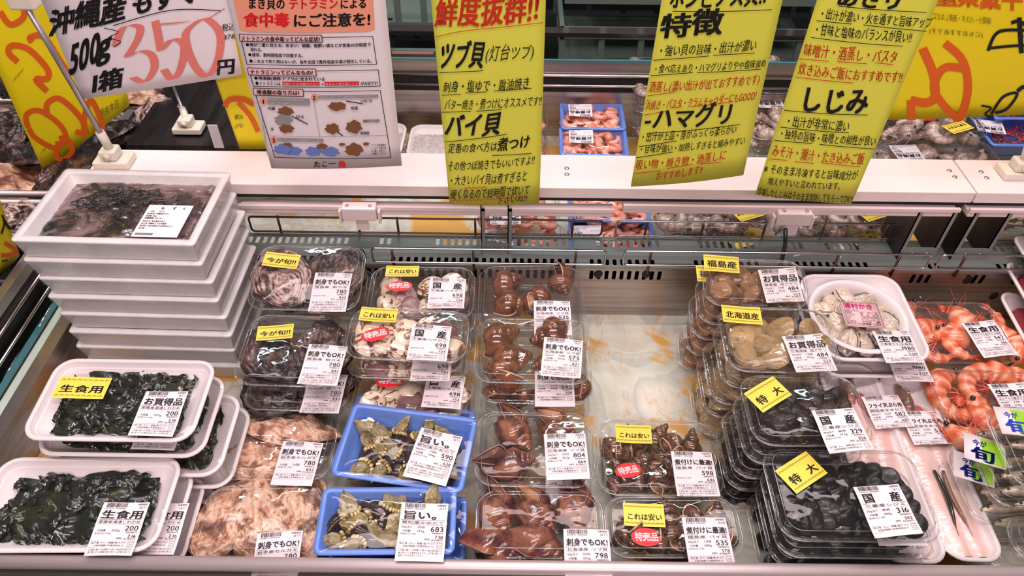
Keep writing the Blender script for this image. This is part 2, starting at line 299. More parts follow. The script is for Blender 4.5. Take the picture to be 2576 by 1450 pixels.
# ---------------------------------------------------------------- the two back-to-back cases
YW, YL, YB, YE = .889, .930, .962, 1.45      # near rear wall, slot cavity wall, ledge rear edge, far case outer wall
XL, XR = -.69, 1.35
setting('floor', -2.5, 2.5, -.5, 4.2, -.82, -.80, 'floor_green')
deck = bx('display_deck', XL, XR, .405, YW, -.02, 0, 'marble_deck'); deck['label'] = 'pale marble-patterned deck of the near display case under the packs'; deck['category'] = 'shelf deck'
d2 = bx('display_deck', XL, XR, YL + .002, YE, -.02, 0, 'marble_deck'); d2['label'] = 'pale marble-patterned deck of the far display case behind the white beam'; d2['category'] = 'shelf deck'
case = thing('display_case', 'stainless steel open refrigerated fish case with slotted rear wall and round front rail', 'display case')
def slots(mb, x0, x1, fixed, a0, a1, axis, lean=0.0, pitch=.0125, wdt=.0066, groups=None, th=.0012):
    """a strip with upright slots; axis 'z': strip in the xz-plane at y=fixed, 'y': strip in the xy-plane at z=fixed"""
    def pt(x, a, t): return (x + lean * (a - a0), fixed + t, a) if axis == 'z' else (x + lean * (a - a0), a, fixed - t)
    def bar(xa, xb, p, q):
        v = [pt(xa, p, 0), pt(xb, p, 0), pt(xb, q, 0), pt(xa, q, 0), pt(xa, p, th), pt(xb, p, th), pt(xb, q, th), pt(xa, q, th)]
        mb.add(v, [(0, 1, 2, 3), (7, 6, 5, 4), (0, 4, 5, 1), (1, 5, 6, 2), (2, 6, 7, 3), (3, 7, 4, 0)])
    x = x0
    for (g0, g1) in groups:
        if g0 > x: bar(x, g0, a0, a1)
        n = max(1, int((g1 - g0) / pitch)); xx = g0
        for i in range(n):
            e = xx + wdt; nx = xx + pitch if i < n - 1 else g1
            bar(e, nx, a0, a1)
            c = wdt * .3                                    # rounded slot ends
            for (p, q) in ((a0, a0 + c), (a1, a1 - c)):
                mb.add([pt(xx, p, 0), pt(xx + c, p, 0), pt(xx, q, 0)], [(0, 1, 2)]); mb.add([pt(e, p, 0), pt(e - c, p, 0), pt(e, q, 0)], [(0, 1, 2)])
            xx = nx
        x = g1
    if x < x1: bar(x, x1, a0, a1)
gx = lambda px, py, z: P(px, py, z).x
G0 = [(-.66, -.30), (-.24, .115), (.128, .262), (.318, .42), (.66, .70), (.75, .79), (.83, 1.3)]
G1 = [(-.66, -.235), (-.2, .10), (.128, .252), (.300, .42), (.455, .60), (.685, .72), (.80, 1.3)]
G2 = [(-.66, -.27), (-.225, -.19), (-.13, .115), (.142, .262), (.315, .425), (.46, .50), (.53, .60), (.80, 1.3)]
lo = MB(); hi = .115
lo.box(XL, XR, YW, YW + .0015, 0, .086); lo.box(XL, XR, YW, YW + .0015, .106, hi); slots(lo, XL, XR, YW, .086, .106, 'z', 0, groups=G0)
lo.build('rear_wall_panel', 'brushed_steel', case)
le = MB(); le.box(XL, XR, YW, .893, hi - .0015, hi); slots(le, XL, XR, hi, .893, .908, 'y', 0, groups=G1)
le.box(XL, XR, .908, .938, hi - .0015, hi); slots(le, XL, XR, hi, .938, .956, 'y', 0, groups=G2); le.box(XL, XR, .956, YB, hi - .0015, hi)
le.box(XL, XR, YW - .001, YW + .003, hi - .004, hi + .001); le.box(XL, XR, YB - .001, YB + .001, hi - .006, hi + .001)
le.build('slotted_ledge', 'grey_green_steel', case)
MB().box(XL, XR, YL, YL + .0015, 0, hi - .002).build('inner_wall_panel', 'dark_steel', case)
MB().box(XL, XR, YW + .002, YL - .001, .02, .022).build('duct_floor', 'black', case)
# dark round plug holes on the rear wall under the wire guards
for px, py in ((1505, 690), (1626, 690), (2435, 705), (2500, 745)):
    c = PV(px, py, YW); MB().sphere((0, 0, 0), .0075, 0, 14, 8, (1, .18, 1.2)).build('socket', 'black', case, True, Matrix.Translation(c))
for px, py in ((2315, 750), (2470, 790)):
    MB().sphere((0, 0, 0), .003, 0, 10, 6, (1, .5, 1)).build('screw', 'chrome', case, True, Matrix.Translation(PV(px, py, YW - .001)))
# left end wall and front rail
MB().box(XL - .02, XL, .36, YW, -.02, .085).build('side_wall', 'brushed_steel', case)
MB().box(XL, XR, .388, .402, -.3, .080).build('front_panel', 'brushed_steel', case)
fr = MB(); fr.tube([(-1.2, .3945, .082), (1.5, .3945, .082)], .0085, 16); fr.build('front_rail', 'rail_steel', case, True)
MB().box(-1.2, 1.5, .30, .384, .03, .045).build('front_bumper', 'grey_green_steel', case)
MB().tube([(-1.2, .378, .062), (1.5, .378, .062)], .006, 12).build('bumper_rail', 'chrome', case, True)
# far case
far = thing('display_case', 'stainless steel far fish case behind the white beam with glass front', 'display case')
MB().box(XL, XR, YE, YE + .0015, 0, .113).build('outer_wall_panel', 'brushed_steel', far)
MB().box(XL, XR, YE, YE + .02, .113, .150).build('black_rail_band', 'black', far)
MB().tube([(XL, YE, .128), (XR, YE, .128)], .0035, 8).build('chrome_rail', 'chrome', far, True)
MB().tube([(XL, YE, .152), (XR, YE, .152)], .0035, 8).build('chrome_rail', 'chrome', far, True)
MB().box(XL, XR, YE + .004, YE + .008, .155, .182).build('steel_band', 'brushed_steel', far)
MB().box(XL, XR, YE + .003, YE + .009, .182, .186).build('glass_edge', 'teal_edge', far)
MB().box(XL, XR, YE + .1, YE + .13, .19, .2).build('handrail', 'chrome', far)
# ---------------------------------------------------------------- beam above the divider
BY0, BY1, BZ = .925, 1.015, .247
beam = thing('white_beam', 'long white metal beam running across both fish cases above the divider', 'beam')
jx = P(2437, 500, BZ - .02).x
for a, b in ((P(236, 410, BZ).x, jx - .0012), (jx + .0012, 1.4)):
    bevel(MB().box(a, b, BY0, BY1, BZ - .020, BZ).build('beam_cover', 'beam_white', beam), .0015)
    bevel(MB().box(a, b, BY0 + .01, BY1 - .01, BZ - .033, BZ - .0202).build('beam_channel', 'dark_plastic', beam), .001)  # channel's dark colour paints the shaded gap between beam and batten
for px, py in ((1426, 424), (1426, 439), (2388, 430), (2402, 446), (2468, 433), (2482, 448)):
    c = P(px, py, BZ); mb = MB(); mb.sphere((0, 0, 0), .0042, 0, 12, 6, (1, 1, .5)); mb.build('rivet', 'steel', beam, True, Matrix.Translation(c))
for n, (pa, pb, z) in enumerate(((600, 1545, .204), (1570, 2425, .213), (2450, 2700, .213))):
    y = .918; xa, xb = (PV(pa, 525 - 12 * (n > 0), y).x, PV(pb, 525 - 12 * (n > 0), y).x)
    t = thing('light_batten', ('white light batten hung low under the left half of the beam', 'white light batten tucked under the right half of the beam', 'short white light batten beyond the beam joint')[n], 'light fitting')
    bevel(MB().box(xa, xb, y, y + .022, z - .009, z + .002).build('housing', 'rail_white', t), .002)
    MB().box(xa, xb, y - .002, y + .004, z + .0021, z + .0075).build('front_lip', 'rail_white', t)
def bracket(px, z, lab):
    y = .908; c = PV(px, 535, y).x; t = thing('batten_bracket', lab, 'bracket')
    bevel(MB().box(c - .027, c + .027, y - .004, y + .016, z - .012, z + .012).build('cover_plate', 'rail_white', t), .002)
    bevel(MB().box(c - .033, c - .0285, y - .001, y + .012, z - .02, z + .004).build('side_flange', 'rail_white', t), .001)
    bevel(MB().box(c + .0285, c + .033, y - .001, y + .012, z - .02, z + .004).build('side_flange', 'rail_white', t), .001)
    MB().box(c - .008, c + .012, y, y + .002, z - .034, z - .013).build('tongue', 'rail_white', t)
    for s in (-1, 1): MB().sphere((c + s * .018, y + .004, z + .0125), .003, 0, 10, 6, (1, 1, .5)).build('screw', 'steel', t, True)
bracket(903, .205, 'white batten bracket with two screws on the left half of the beam')
bracket(2003, .205, 'white batten bracket right of the beam middle with a dark hook below')
# divider posts (pairs of steel plates)
for n, (pa, pb, lab) in enumerate(((1213, 1278, 'pair of thin steel post plates rising between the cases near the middle'), (2262, 2345, 'pair of broad dark steel post plates left of the beam joint'), (2398, 2478, 'pair of broad dark steel post plates right of the beam joint'))):
    t = thing('divider_post', lab, 'post'); z0 = hi
    for p in (pa, pb):
        x = PV(p, 620, .925).x
        MB().box(x - .0008, x + .0008, .916, .992, z0, BZ - .034).build('post_plate', 'dark_steel', t)
        MB().box(x - .0008 , x + .006, .916, .9175, z0, BZ - .034).build('post_flange', 'grey_green_steel', t)
    xa, xb = PV(pa, 620, .925).x, PV(pb, 620, .925).x
    MB().box(xa, xb, .915, .917, z0, z0 + .026).build('base_plate', 'grey_green_steel', t)
    for s in (.38, .82): MB().sphere((xa + (xb - xa) * s, .9145, z0 + .013), .0038, 0, 12, 6, (1, .4, 1)).build('screw', 'steel', t, True)
# wire guards
def guard(pxa, pxb, y, zt, zb, posts, lab, mat='chrome', down=.02):
    xa = PV(pxa, 630 if y < .92 else 560, y).x; xb = PV(pxb, 630 if y < .92 else 560, y).x; r = .0018; c = .006
    t = thing('wire_guard', lab, 'wire guard')
    def arc(cx, cz, a0): return [(cx + c * cos(a0 + k * pi / 8), y, cz + c * sin(a0 + k * pi / 8)) for k in range(5)]
    loop = arc(xb - c, zt - c, 0) + arc(xa + c, zt - c, pi / 2) + arc(xa + c, zb + c, pi) + arc(xb - c, zb + c, 1.5 * pi)
    MB().tube(loop, r, 6, closed=True).build('wire_loop', mat, t, True)
    for p in posts:
        x = PV(p, 630 if y < .92 else 560, y).x
        MB().tube([(x, y + .0022, zt), (x, y + .0022, zb - down)], .0021, 6).build('upright', 'rust_wire', t, True)
guard(935, 1525, .884, .154, .124, (985, 1190, 1450), 'chrome wire guard along the near ledge behind the hamaguri and whelk packs')
guard(1572, 2352, .884, .154, .124, (1640, 2118, 2275), 'chrome wire guard along the near ledge behind the clam packs')
guard(2378, 2900, .884, .154, .124, (2442, 2700), 'chrome wire guard end at the near ledge behind the boiled shrimp', )
guard(628, 1516, .962, .152, .120, (700, 900, 999, 1195, 1442), 'rusty wire guard on the far side of the ledge below the left batten', 'rust_wire', .006)
guard(1552, 2265, .962, .152, .120, (1628, 1772, 1930, 2080, 2240), 'chrome wire guard on the far side of the ledge below the right batten', 'chrome', .006)
guard(2470, 2950, .962, .152, .120, (2600,), 'chrome wire guard on the far side of the ledge right of the posts', 'chrome', .006)
# hook and torn clear wrap on the ledge
t = ob('hanging_hook', MB().tube([(PV(1985, 540, .905).x, .9, .19), (PV(1985, 540, .905).x + .006, .897, .165), (PV(1985, 540, .905).x + .010, .893, .118)], .0035, 8).mesh('hanging_hook', 'dark_steel', True)); t['label'] = 'dark steel hook hanging below the right batten bracket'; t['category'] = 'hook'
c = P(2090, 628, .13)
mb = MB(); n = 14
mb.add([(c.x + (i / n - .6) * .16, c.y + (j / 4 - .5) * .03, .134 + .012 * noise.noise(Vector((i * .5, j * .7, 3))) - abs(j - 2) * .003) for i in range(n + 1) for j in range(5)], [(i * 5 + j, (i + 1) * 5 + j, (i + 1) * 5 + j + 1, i * 5 + j + 1) for i in range(n) for j in range(4)])
t = ob('torn_wrap', mb.mesh('torn_wrap', 'clear_plastic', True)); t['label'] = 'crumpled strip of clear wrap lying on the ledge behind the clam packs'; t['category'] = 'plastic wrap'
# ---------------------------------------------------------------- sign stands on the beam
def stand(foot, top, lab, r=.0042, cap=False):
    t = thing('sign_stand', lab, 'sign stand'); f, tp = Vector(foot), Vector(top)
    bevel(MB().box(f.x - .028, f.x + .028, f.y - .018, f.y + .018, f.z, f.z + .013).build('foot_block', 'clip_cream', t), .003)
    bevel(MB().box(f.x - .014, f.x + .012, f.y - .014, f.y + .012, f.z + .0132, f.z + .030).build('hinge_block', 'clip_cream', t), .003)
    MB().tube([(f.x - .001, f.y - .0142, f.z + .022), (f.x - .001, f.y - .017, f.z + .022)], .006, 12).build('hinge_screw', 'clip_cream', t, True)
    d = (tp - f).normalized(); a = f + Vector((0, 0, .028)); MB().tube([a, a + d * .035], .0068, 12).build('socket', 'clip_cream', t, True)
    MB().tube([a + d * .03, tp], r, 10).build('rod', 'steel', t, True)
    if cap: bevel(MB().box(tp.x - .017, tp.x + .017, tp.y - .01, tp.y + .01, tp.z - .006, tp.z + .016).build('cap', 'clip_cream', t), .003)
stand(P(292, 412, BZ), PV(62, 8, .93), 'tall steel sign stand with white foot at the left end of the beam', cap=True)
stand(P(2555, 440, BZ), PV(2640, 200, .96), 'sign stand with cream foot at the right end of the beam')
stand(P(478, 328, .14), PV(425, 190, 1.45), 'small sign stand with white foot behind the beam below the white price sign', .003)
# ---------------------------------------------------------------- left side: glass partition, rails, live oyster tank
part = thing('glass_partition', 'low glass partition with teal edge between the near case and the oyster tank', 'glass partition')
MB().box(-.765, -.759, .3, 1.75, -.06, .047).build('glass_pane', 'glass', part)
MB().box(-.766, -.758, .3, 1.75, .047, .052).build('glass_edge', 'teal_edge', part)
MB().box(-.7585, XL - .021, .3, YW, .03, .042).build('cream_sill', 'floor_green', part)
bx('dark_cover', -.74, -.30, 1.19, 1.75, .125, .138, 'dark_steel', label='dark steel cover sheet behind the beam under the small sign stand', cat='cover')
ob('paper_tag', MB().box(-.006, .012, -.001, .001, 0, .05).mesh('paper_tag', 'paper_white'), M=Matrix.Translation(P(548, 372, .139)), label='small white paper tag standing on the dark cover behind the beam', cat='tag')
tank = thing('oyster_tank', 'steel railed oyster tank filled with ice at the far left', 'tank')
MB().box(-.80, -.784, .25, 1.95, .105, .123).build('side_rail', 'steel', tank)
MB().box(-.792, -.787, .25, 1.95, -.1, .105).build('side_wall', 'dark_steel', tank)
MB().box(-2.0, -.80, .3, 2.28, -.12, -.02).build('tank_floor', 'dark_steel', tank)
for y in (1.035, 1.06, 1.38):
    MB().tube([(-1.9, y, .118), (-.80, y, .118)], .007, 10).build('cross_rail', 'steel', tank, True)
for y in (.62, .66, .8, .86): MB().tube([(-1.6, y, .09), (-.80, y, .09)], .006, 8).build('lower_rail', 'dark_steel', tank, True)
for xx_, zz_ in ((-.779, .092), (-.772, .068)): MB().tube([(xx_, .3, zz_), (xx_, 1.9, zz_)], .003, 8).build('depth_rod', 'chrome', tank, True)
for i in range(5):
    x0 = -.775 + .012 * (i % 2); y0 = .5 + .1 * i
    MB().tube([(x0, y0, .02 + .01 * i), (x0 - .004, y0 + .075, .02 + .01 * i)], .0028, 8).build('wall_rod', 'chrome', tank, True)
n = 44; iv = []
for i in range(n + 1):
    for j in range(n + 1):
        x = -2.0 + 1.19 * i / n; y = 1.04 + 1.2 * j / n; iv.append((x, y, .035 + .05 * noise.fractal(Vector((x * 14, y * 14, 0)), 1, 2, 4)))
ob('crushed_ice', new_mesh('crushed_ice', iv, [(i * (n + 1) + j, (i + 1) * (n + 1) + j, (i + 1) * (n + 1) + j + 1, i * (n + 1) + j + 1) for i in range(n) for j in range(n)], 'crushed_ice'), kind='stuff', label='crushed ice filling the oyster tank at the far left', cat='ice')
# ---------------------------------------------------------------- plastic crates beyond the far case
def crate(x0, x1, y0, y1, z0, z1, lab, ribs):
    t = thing('plastic_crate', lab, 'crate')
    m = MB()
    for (a, b, c, d) in ((x0, x1, y0, y0 + .012), (x0, x1, y1 - .012, y1), (x0, x0 + .012, y0, y1), (x1 - .012, x1, y0, y1)): m.box(a, b, c, d, z1 - .028, z1)
    bevel(m.build('top_frame', 'crate_green', t), .002)
    m = MB(); m.box(x0 + .01, x1 - .01, y0 + .01, y1 - .01, z0, z0 + .012); m.box(x0, x1, y0 + .001, y0 + .009, z0, z0 + .03); m.build('base', 'crate_green', t)
    for i in range(ribs + 1):
        x = x0 + (x1 - x0 - .016) * i / ribs
        for y in (y0 + .002, y1 - .012): MB().box(x, x + .014, y, y + .01, z0 + .02, z1 - .028).build('side_rib', 'crate_green', t)
for i, (a, b, lab) in enumerate(((-.42, .06, 'empty dull green plastic crate beyond the far case behind the white poster'), (.105, .78, 'dull green plastic crate beyond the far case between the yellow signs'), (.82, 1.5, 'dull green plastic crate beyond the far case at the far right'))):
    crate(a, b, 1.66, 2.02, .02 if i else -.06, .16 if i else .1, lab, 7)
    crate(a + .01, b - .02, 1.70, 2.06, .20 if i else .12, .33 if i else .24, lab.replace('plastic crate', 'plastic crate stacked on top').replace('beyond the far case ', ''), 7)
bx('rear_shelf', -.72, 2.2, 1.6, 2.3, -.12, -.08, 'dark_plastic', label='black low shelf under the green crates beyond the far case', cat='shelf')
bx('dark_rear_rack', -1.6, 2.2, 2.3, 2.34, -.4, .9, 'dark_plastic', label='dark rack wall behind the green crates', cat='rack')
bx('cardboard_sheet', P(985, 140, .1).x, P(1090, 140, .1).x, 1.63, 1.645, -.05, .105, 'brown_board', label='pinkish cardboard sheet standing beside the white poster behind the far case', cat='cardboard')
for z in (.04, .3, .55): bx('dark_shelf_bar', -.9, 2.2, 2.1, 2.12, z, z + .02, 'dark_steel', label='dark steel shelf bar behind the green crates, %s one' % {.04: 'lowest', .3: 'middle', .55: 'highest'}[z], cat='shelf bar')
# ---------------------------------------------------------------- containers
def rrect(w, d, r, o=0.0, k=6, sx=24, sy=16):
    """points of a rounded rectangle inset by o, the same count for every inset; each with its outward normal"""
    hw, hd = w / 2 - o, d / 2 - o; r = max(r - o, .001); out = []
    def seg(x0, y0, x1, y1, n, nx, ny):
        for i in range(n): out.append((x0 + (x1 - x0) * i / n, y0 + (y1 - y0) * i / n, nx, ny))
    def arc(cx, cy, a0):
        for i in range(k): a = a0 + pi / 2 * i / k; out.append((cx + r * cos(a), cy + r * sin(a), cos(a), sin(a)))
    seg(hw, -hd + r, hw, hd - r, sy, 1, 0); arc(hw - r, hd - r, 0)
    seg(hw - r, hd, -hw + r, hd, sx, 0, 1); arc(-hw + r, hd - r, pi / 2)
    seg(-hw, hd - r, -hw, -hd + r, sy, -1, 0); arc(-hw + r, -hd + r, pi)
    seg(-hw + r, -hd, hw - r, -hd, sx, 0, -1); arc(hw - r, -hd + r, 1.5 * pi)
    return out
def loft(w, d, r, prof, mb, cap0=True, cap1=True, wav=0.0, seed=0, sx=24, sy=16):
    """prof: list of (inset, z, corrugation)"""
    L = []; n = 0; k0 = len(mb.v)
    for (o, z, c) in prof:
        pts = rrect(w, d, r, o, 6, sx, sy); n = len(pts)
        L += [(x + nx * c * (1 if i % 2 else -1), y + ny * c * (1 if i % 2 else -1), z + (wav * noise.noise(Vector((x * 18 + seed, y * 18, 1.7))) if wav else 0)) for i, (x, y, nx, ny) in enumerate(pts)]
    f = [(i * n + j, i * n + (j + 1) % n, (i + 1) * n + (j + 1) % n, (i + 1) * n + j) for i in range(len(prof) - 1) for j in range(n)]
    if cap0: f.append(tuple(range(n))[::-1])
    if cap1: f.append(tuple((len(prof) - 1) * n + j for j in range(n)))
    mb.add(L, f)
def film_top(w, d, r, o, z, bulge, seed, mb, amp=.0012):
    pts = rrect(w, d, r, o, 6, 24, 16); n = len(pts); L = []; S = (1, .96, .85, .68, .48, .26, .08)
    for s in S: L += [(x * s, y * s, z + bulge * (1 - s * s) ** .8 + amp * (1 - s ** 6) * noise.fractal(Vector((x * s * 26 + seed, y * s * 26, seed)), 1, 2, 2)) for (x, y, _, _) in pts]
    f = [(i * n + j, i * n + (j + 1) % n, (i + 1) * n + (j + 1) % n, (i + 1) * n + j) for i in range(len(S) - 1) for j in range(n)]
    f.append(tuple((len(S) - 1) * n + j for j in range(n))); mb.add(L, f)
CACHE = {}
def tray_meshes(kind, w, d, h, seed):
    """list of (part name, mesh) for one container; local origin at the centre of its underside, rim at z=h"""
    key = (kind, round(w, 3), round(d, 3), round(h, 3), seed % 4)
    if key in CACHE: return CACHE[key]
    out = []; sd = key[4] * 5.3
    if kind == 'clear':
        m = MB(); loft(w, d, .026, [(.017, .0015, 0), (.0145, 0, 0), (.0125, .002, .0004), (.0095, h * .35, .0009), (.0065, h - .006, .0009), (.0058, h - .003, 0), (.0045, h - .002, 0), (.0035, h, 0), (.0008, h + .0004, 0), (0, h - .0012, 0)], m, True, False)
        out.append(('tray_base', m.mesh('clear_tray_base', 'clear_plastic', True)))
        m = MB(); loft(w, d, .026, [(0, h - .0004, 0), (.0006, h + .0016, 0), (.0036, h + .0018, 0), (.005, h + .003, .0005), (.0075, h + .0085, .0007), (.0095, h + .0105, 0)], m, False, False)
        film_top(w, d, .026, .0095, h + .0105, .0012, sd, m, .0011)
        out.append(('lid', m.mesh('clear_lid', 'clear_plastic', True)))
        m = MB(); m.tube([(x, y, h + .0004) for (x, y, _, _) in rrect(w, d, .026, -.0002, 6, 8, 6)], .0011, 6, closed=True); m.tube([(x, y, h + .0096) for (x, y, _, _) in rrect(w, d, .026, .0085, 6, 8, 6)], .0007, 5, closed=True)
        out.append(('rim', m.mesh('pack_rim', 'rim_plastic', True)))
    elif kind in ('foam', 'blue', 'tub_tray'):
        r = {'foam': .026, 'blue': .010, 'tub_tray': .03}[kind]; mat = 'blue_tray' if kind == 'blue' else 'white_foam'; e = .0075 if kind == 'blue' else .006
        m = MB(); s = .020 if kind == 'blue' else .024
        loft(w, d, r, [(s, 0, 0), (s - .002, .001, 0), (.006, h - .005, 0), (.001, h - .004, 0), (0, h - .002, 0), (.0006, h, 0), (e - .001, h + .0004, 0), (e, h - .0012, 0), (e + .0035, h - .009, 0), (s, .0055, 0), (s + .004, .0038, 0)], m, True, True, sx=10, sy=8)
        out.append(('tray_base', m.mesh(kind + '_tray_base', mat, True)))
        m = MB(); film_top(w, d, r, .001, h + .0008, .007 if kind == 'blue' else .0018, sd, m, .0016)
        out.append(('film', m.mesh('film_cover', 'film', True)))
    elif kind == 'box':
        m = MB(); loft(w, d, .006, [(.008, 0, 0), (.007, .001, 0), (.0008, h - .004, 0), (0, h - .002, 0), (.0012, h, 0), (.0105, h, 0), (.012, h - .002, 0), (.016, .010, 0), (.018, .009, 0)], m, True, True, sx=6, sy=5)
        out.append(('box_body', m.mesh('foam_box_body', 'styrofoam', True)))
        m = MB(); film_top(w, d, .006, .0005, h + .0008, -.002, sd, m, .0012); out.append(('film', m.mesh('film_cover', 'film', True)))
    CACHE[key] = out; return out
# ---------------------------------------------------------------- labels and stickers
SOFT = '消費期限'
def label_mesh(head, prod, price, tax, date, qty='', unit='', extra=0, w=.056, h=.068):
    """the white price label: sheet mesh and printing mesh, centred, in its own xy-plane"""
    key = (head, prod, price, tax, date, qty, unit, extra, w, h)
    if key in CACHE: return CACHE[key]
    bend = lambda x, y: .0010 * sin(x * 60 + y * 40 + len(head)) + .0006 * sin(y * 110)
    m = MB(); n = 8
    V = [(w * (i / n - .5), h * (j / n - .5), bend(w * (i / n - .5), h * (j / n - .5))) for j in range(n + 1) for i in range(n + 1)]
    m.add(V, [(j * (n + 1) + i, j * (n + 1) + i + 1, (j + 1) * (n + 1) + i + 1, (j + 1) * (n + 1) + i) for j in range(n) for i in range(n)])
    sheet = m.mesh('price_label_sheet', 'paper_white', True)
    t = MB(); W, Hh = w / 2, h / 2
    D = lambda x, y: (x, y, bend(x, y) + .0005)
    def rect(x0, x1, y0, y1, mm=0): t.add([D(x0, y0), D(x1, y0), D(x1, y1), D(x0, y1)], [(0, 1, 2, 3)], mm)
    def line(y, x0=-W + .002, x1=W - .002, th=.00035): rect(x0, x1, y - th / 2, y + th / 2)
    def tx(s, x0, x1, y, hh, b=0, mm=0): text_polys(t, s, x0, y, x1, y, hh, b, mm, dest=D)
    x = -W + .005; rr = random.Random(5)
    while x < -W + .029:                                   # bar code
        wd = rr.choice((.0004, .0007, .001)); rect(x, x + wd, Hh - .0065, Hh - .0008); x += wd + rr.choice((.0005, .0008))
    tx('204812 006986', -W + .004, -W + .029, Hh - .0088, .0022, 0, 1)
    tx(SOFT, W - .014, W - .002, Hh - .004, .0028, 0); tx(date, W - .011, W - .002, Hh - .0083, .0038, 0)
    hs = min(.0135, (w - .006) / sum(glyph(c)[2] for c in head) * 1.15)
    y = Hh - .0115 - .0095
    if len(head) == 2: tx(head[0], -W + .005, -W + .019, y, .013, .035); tx(head[1], W - .019, W - .005, y, .013, .035)
    else: tx(head, -W + .003, W - .002, y, hs if len(head) > 4 else .0118, .03)
    y -= .0022; line(y); y -= .0046; tx(prod, -W + .003, W - .003, y, .0042, 0); y -= .0012; line(y, th=.0002)
    if unit: tx('100g当り', -W + .003, -W + .017, y - .0042, .003); tx(unit, -W + .022, -W + .032, y - .0042, .0036, 0, 1)
    if qty: tx('内容量', -W + .005, -W + .015, y - .009, .003); tx(qty, -W + .022, -W + .032, y - .009, .0036, 0, 1)
    tx('要冷蔵10℃以下で保存', -W + .003, -W + .022, y - .0125, .0022)
    pl = .0054 * len(price); tx(price, W - .003 - pl, W - .003, y - .0078, .0088, .012)
    tx('税抜価格(円)', W - .017, W - .003, y - .0108, .0024)
    tx(tax, W - .003 - .0035 * len(tax), W - .003, y - .0166, .0056, .008); tx('税込価格(円)', W - .017, W - .003, y - .0192, .0024)
    tx('消費税', W - .026, W - .019, y - .0185, .0024)
    y -= .0208; line(y, th=.0002)
    tx('加工者 カニー清養(株)ヤマグ', -W + .003, W - .012, y - .0034, .0028); tx('大阪府寝屋川市東神田40-15', -W + .007, W - .014, y - .0068, .0026)
    for (a, b, c2, d2) in ((W - .0095, W - .0035, y - .0012, y - .0015), (W - .0095, W - .0035, y - .0067, y - .007), (W - .0098, W - .0095, y - .007, y - .0012), (W - .0035, W - .0032, y - .007, y - .0012)): rect(a, b, min(c2, d2), max(c2, d2))
    tx('プラ', W - .0088, W - .0042, y - .0055, .0026)
    y -= .0085; line(y, th=.0002)
    if extra:
        for s in ('※本品に関しては同時に入荷した他の貝が混ざり', '身に残っている場合があります。必ず取り除いて', '加熱してからお召しください。')[:extra]:
            y -= .0033; tx(s, -W + .003, -W + .003 + (w - .006) * len(s) / 22, y, .0026)
    pr = t.mesh('price_label_print', ['ink', 'ink_soft', 'ink_pink']); CACHE[key] = (sheet, pr); return CACHE[key]
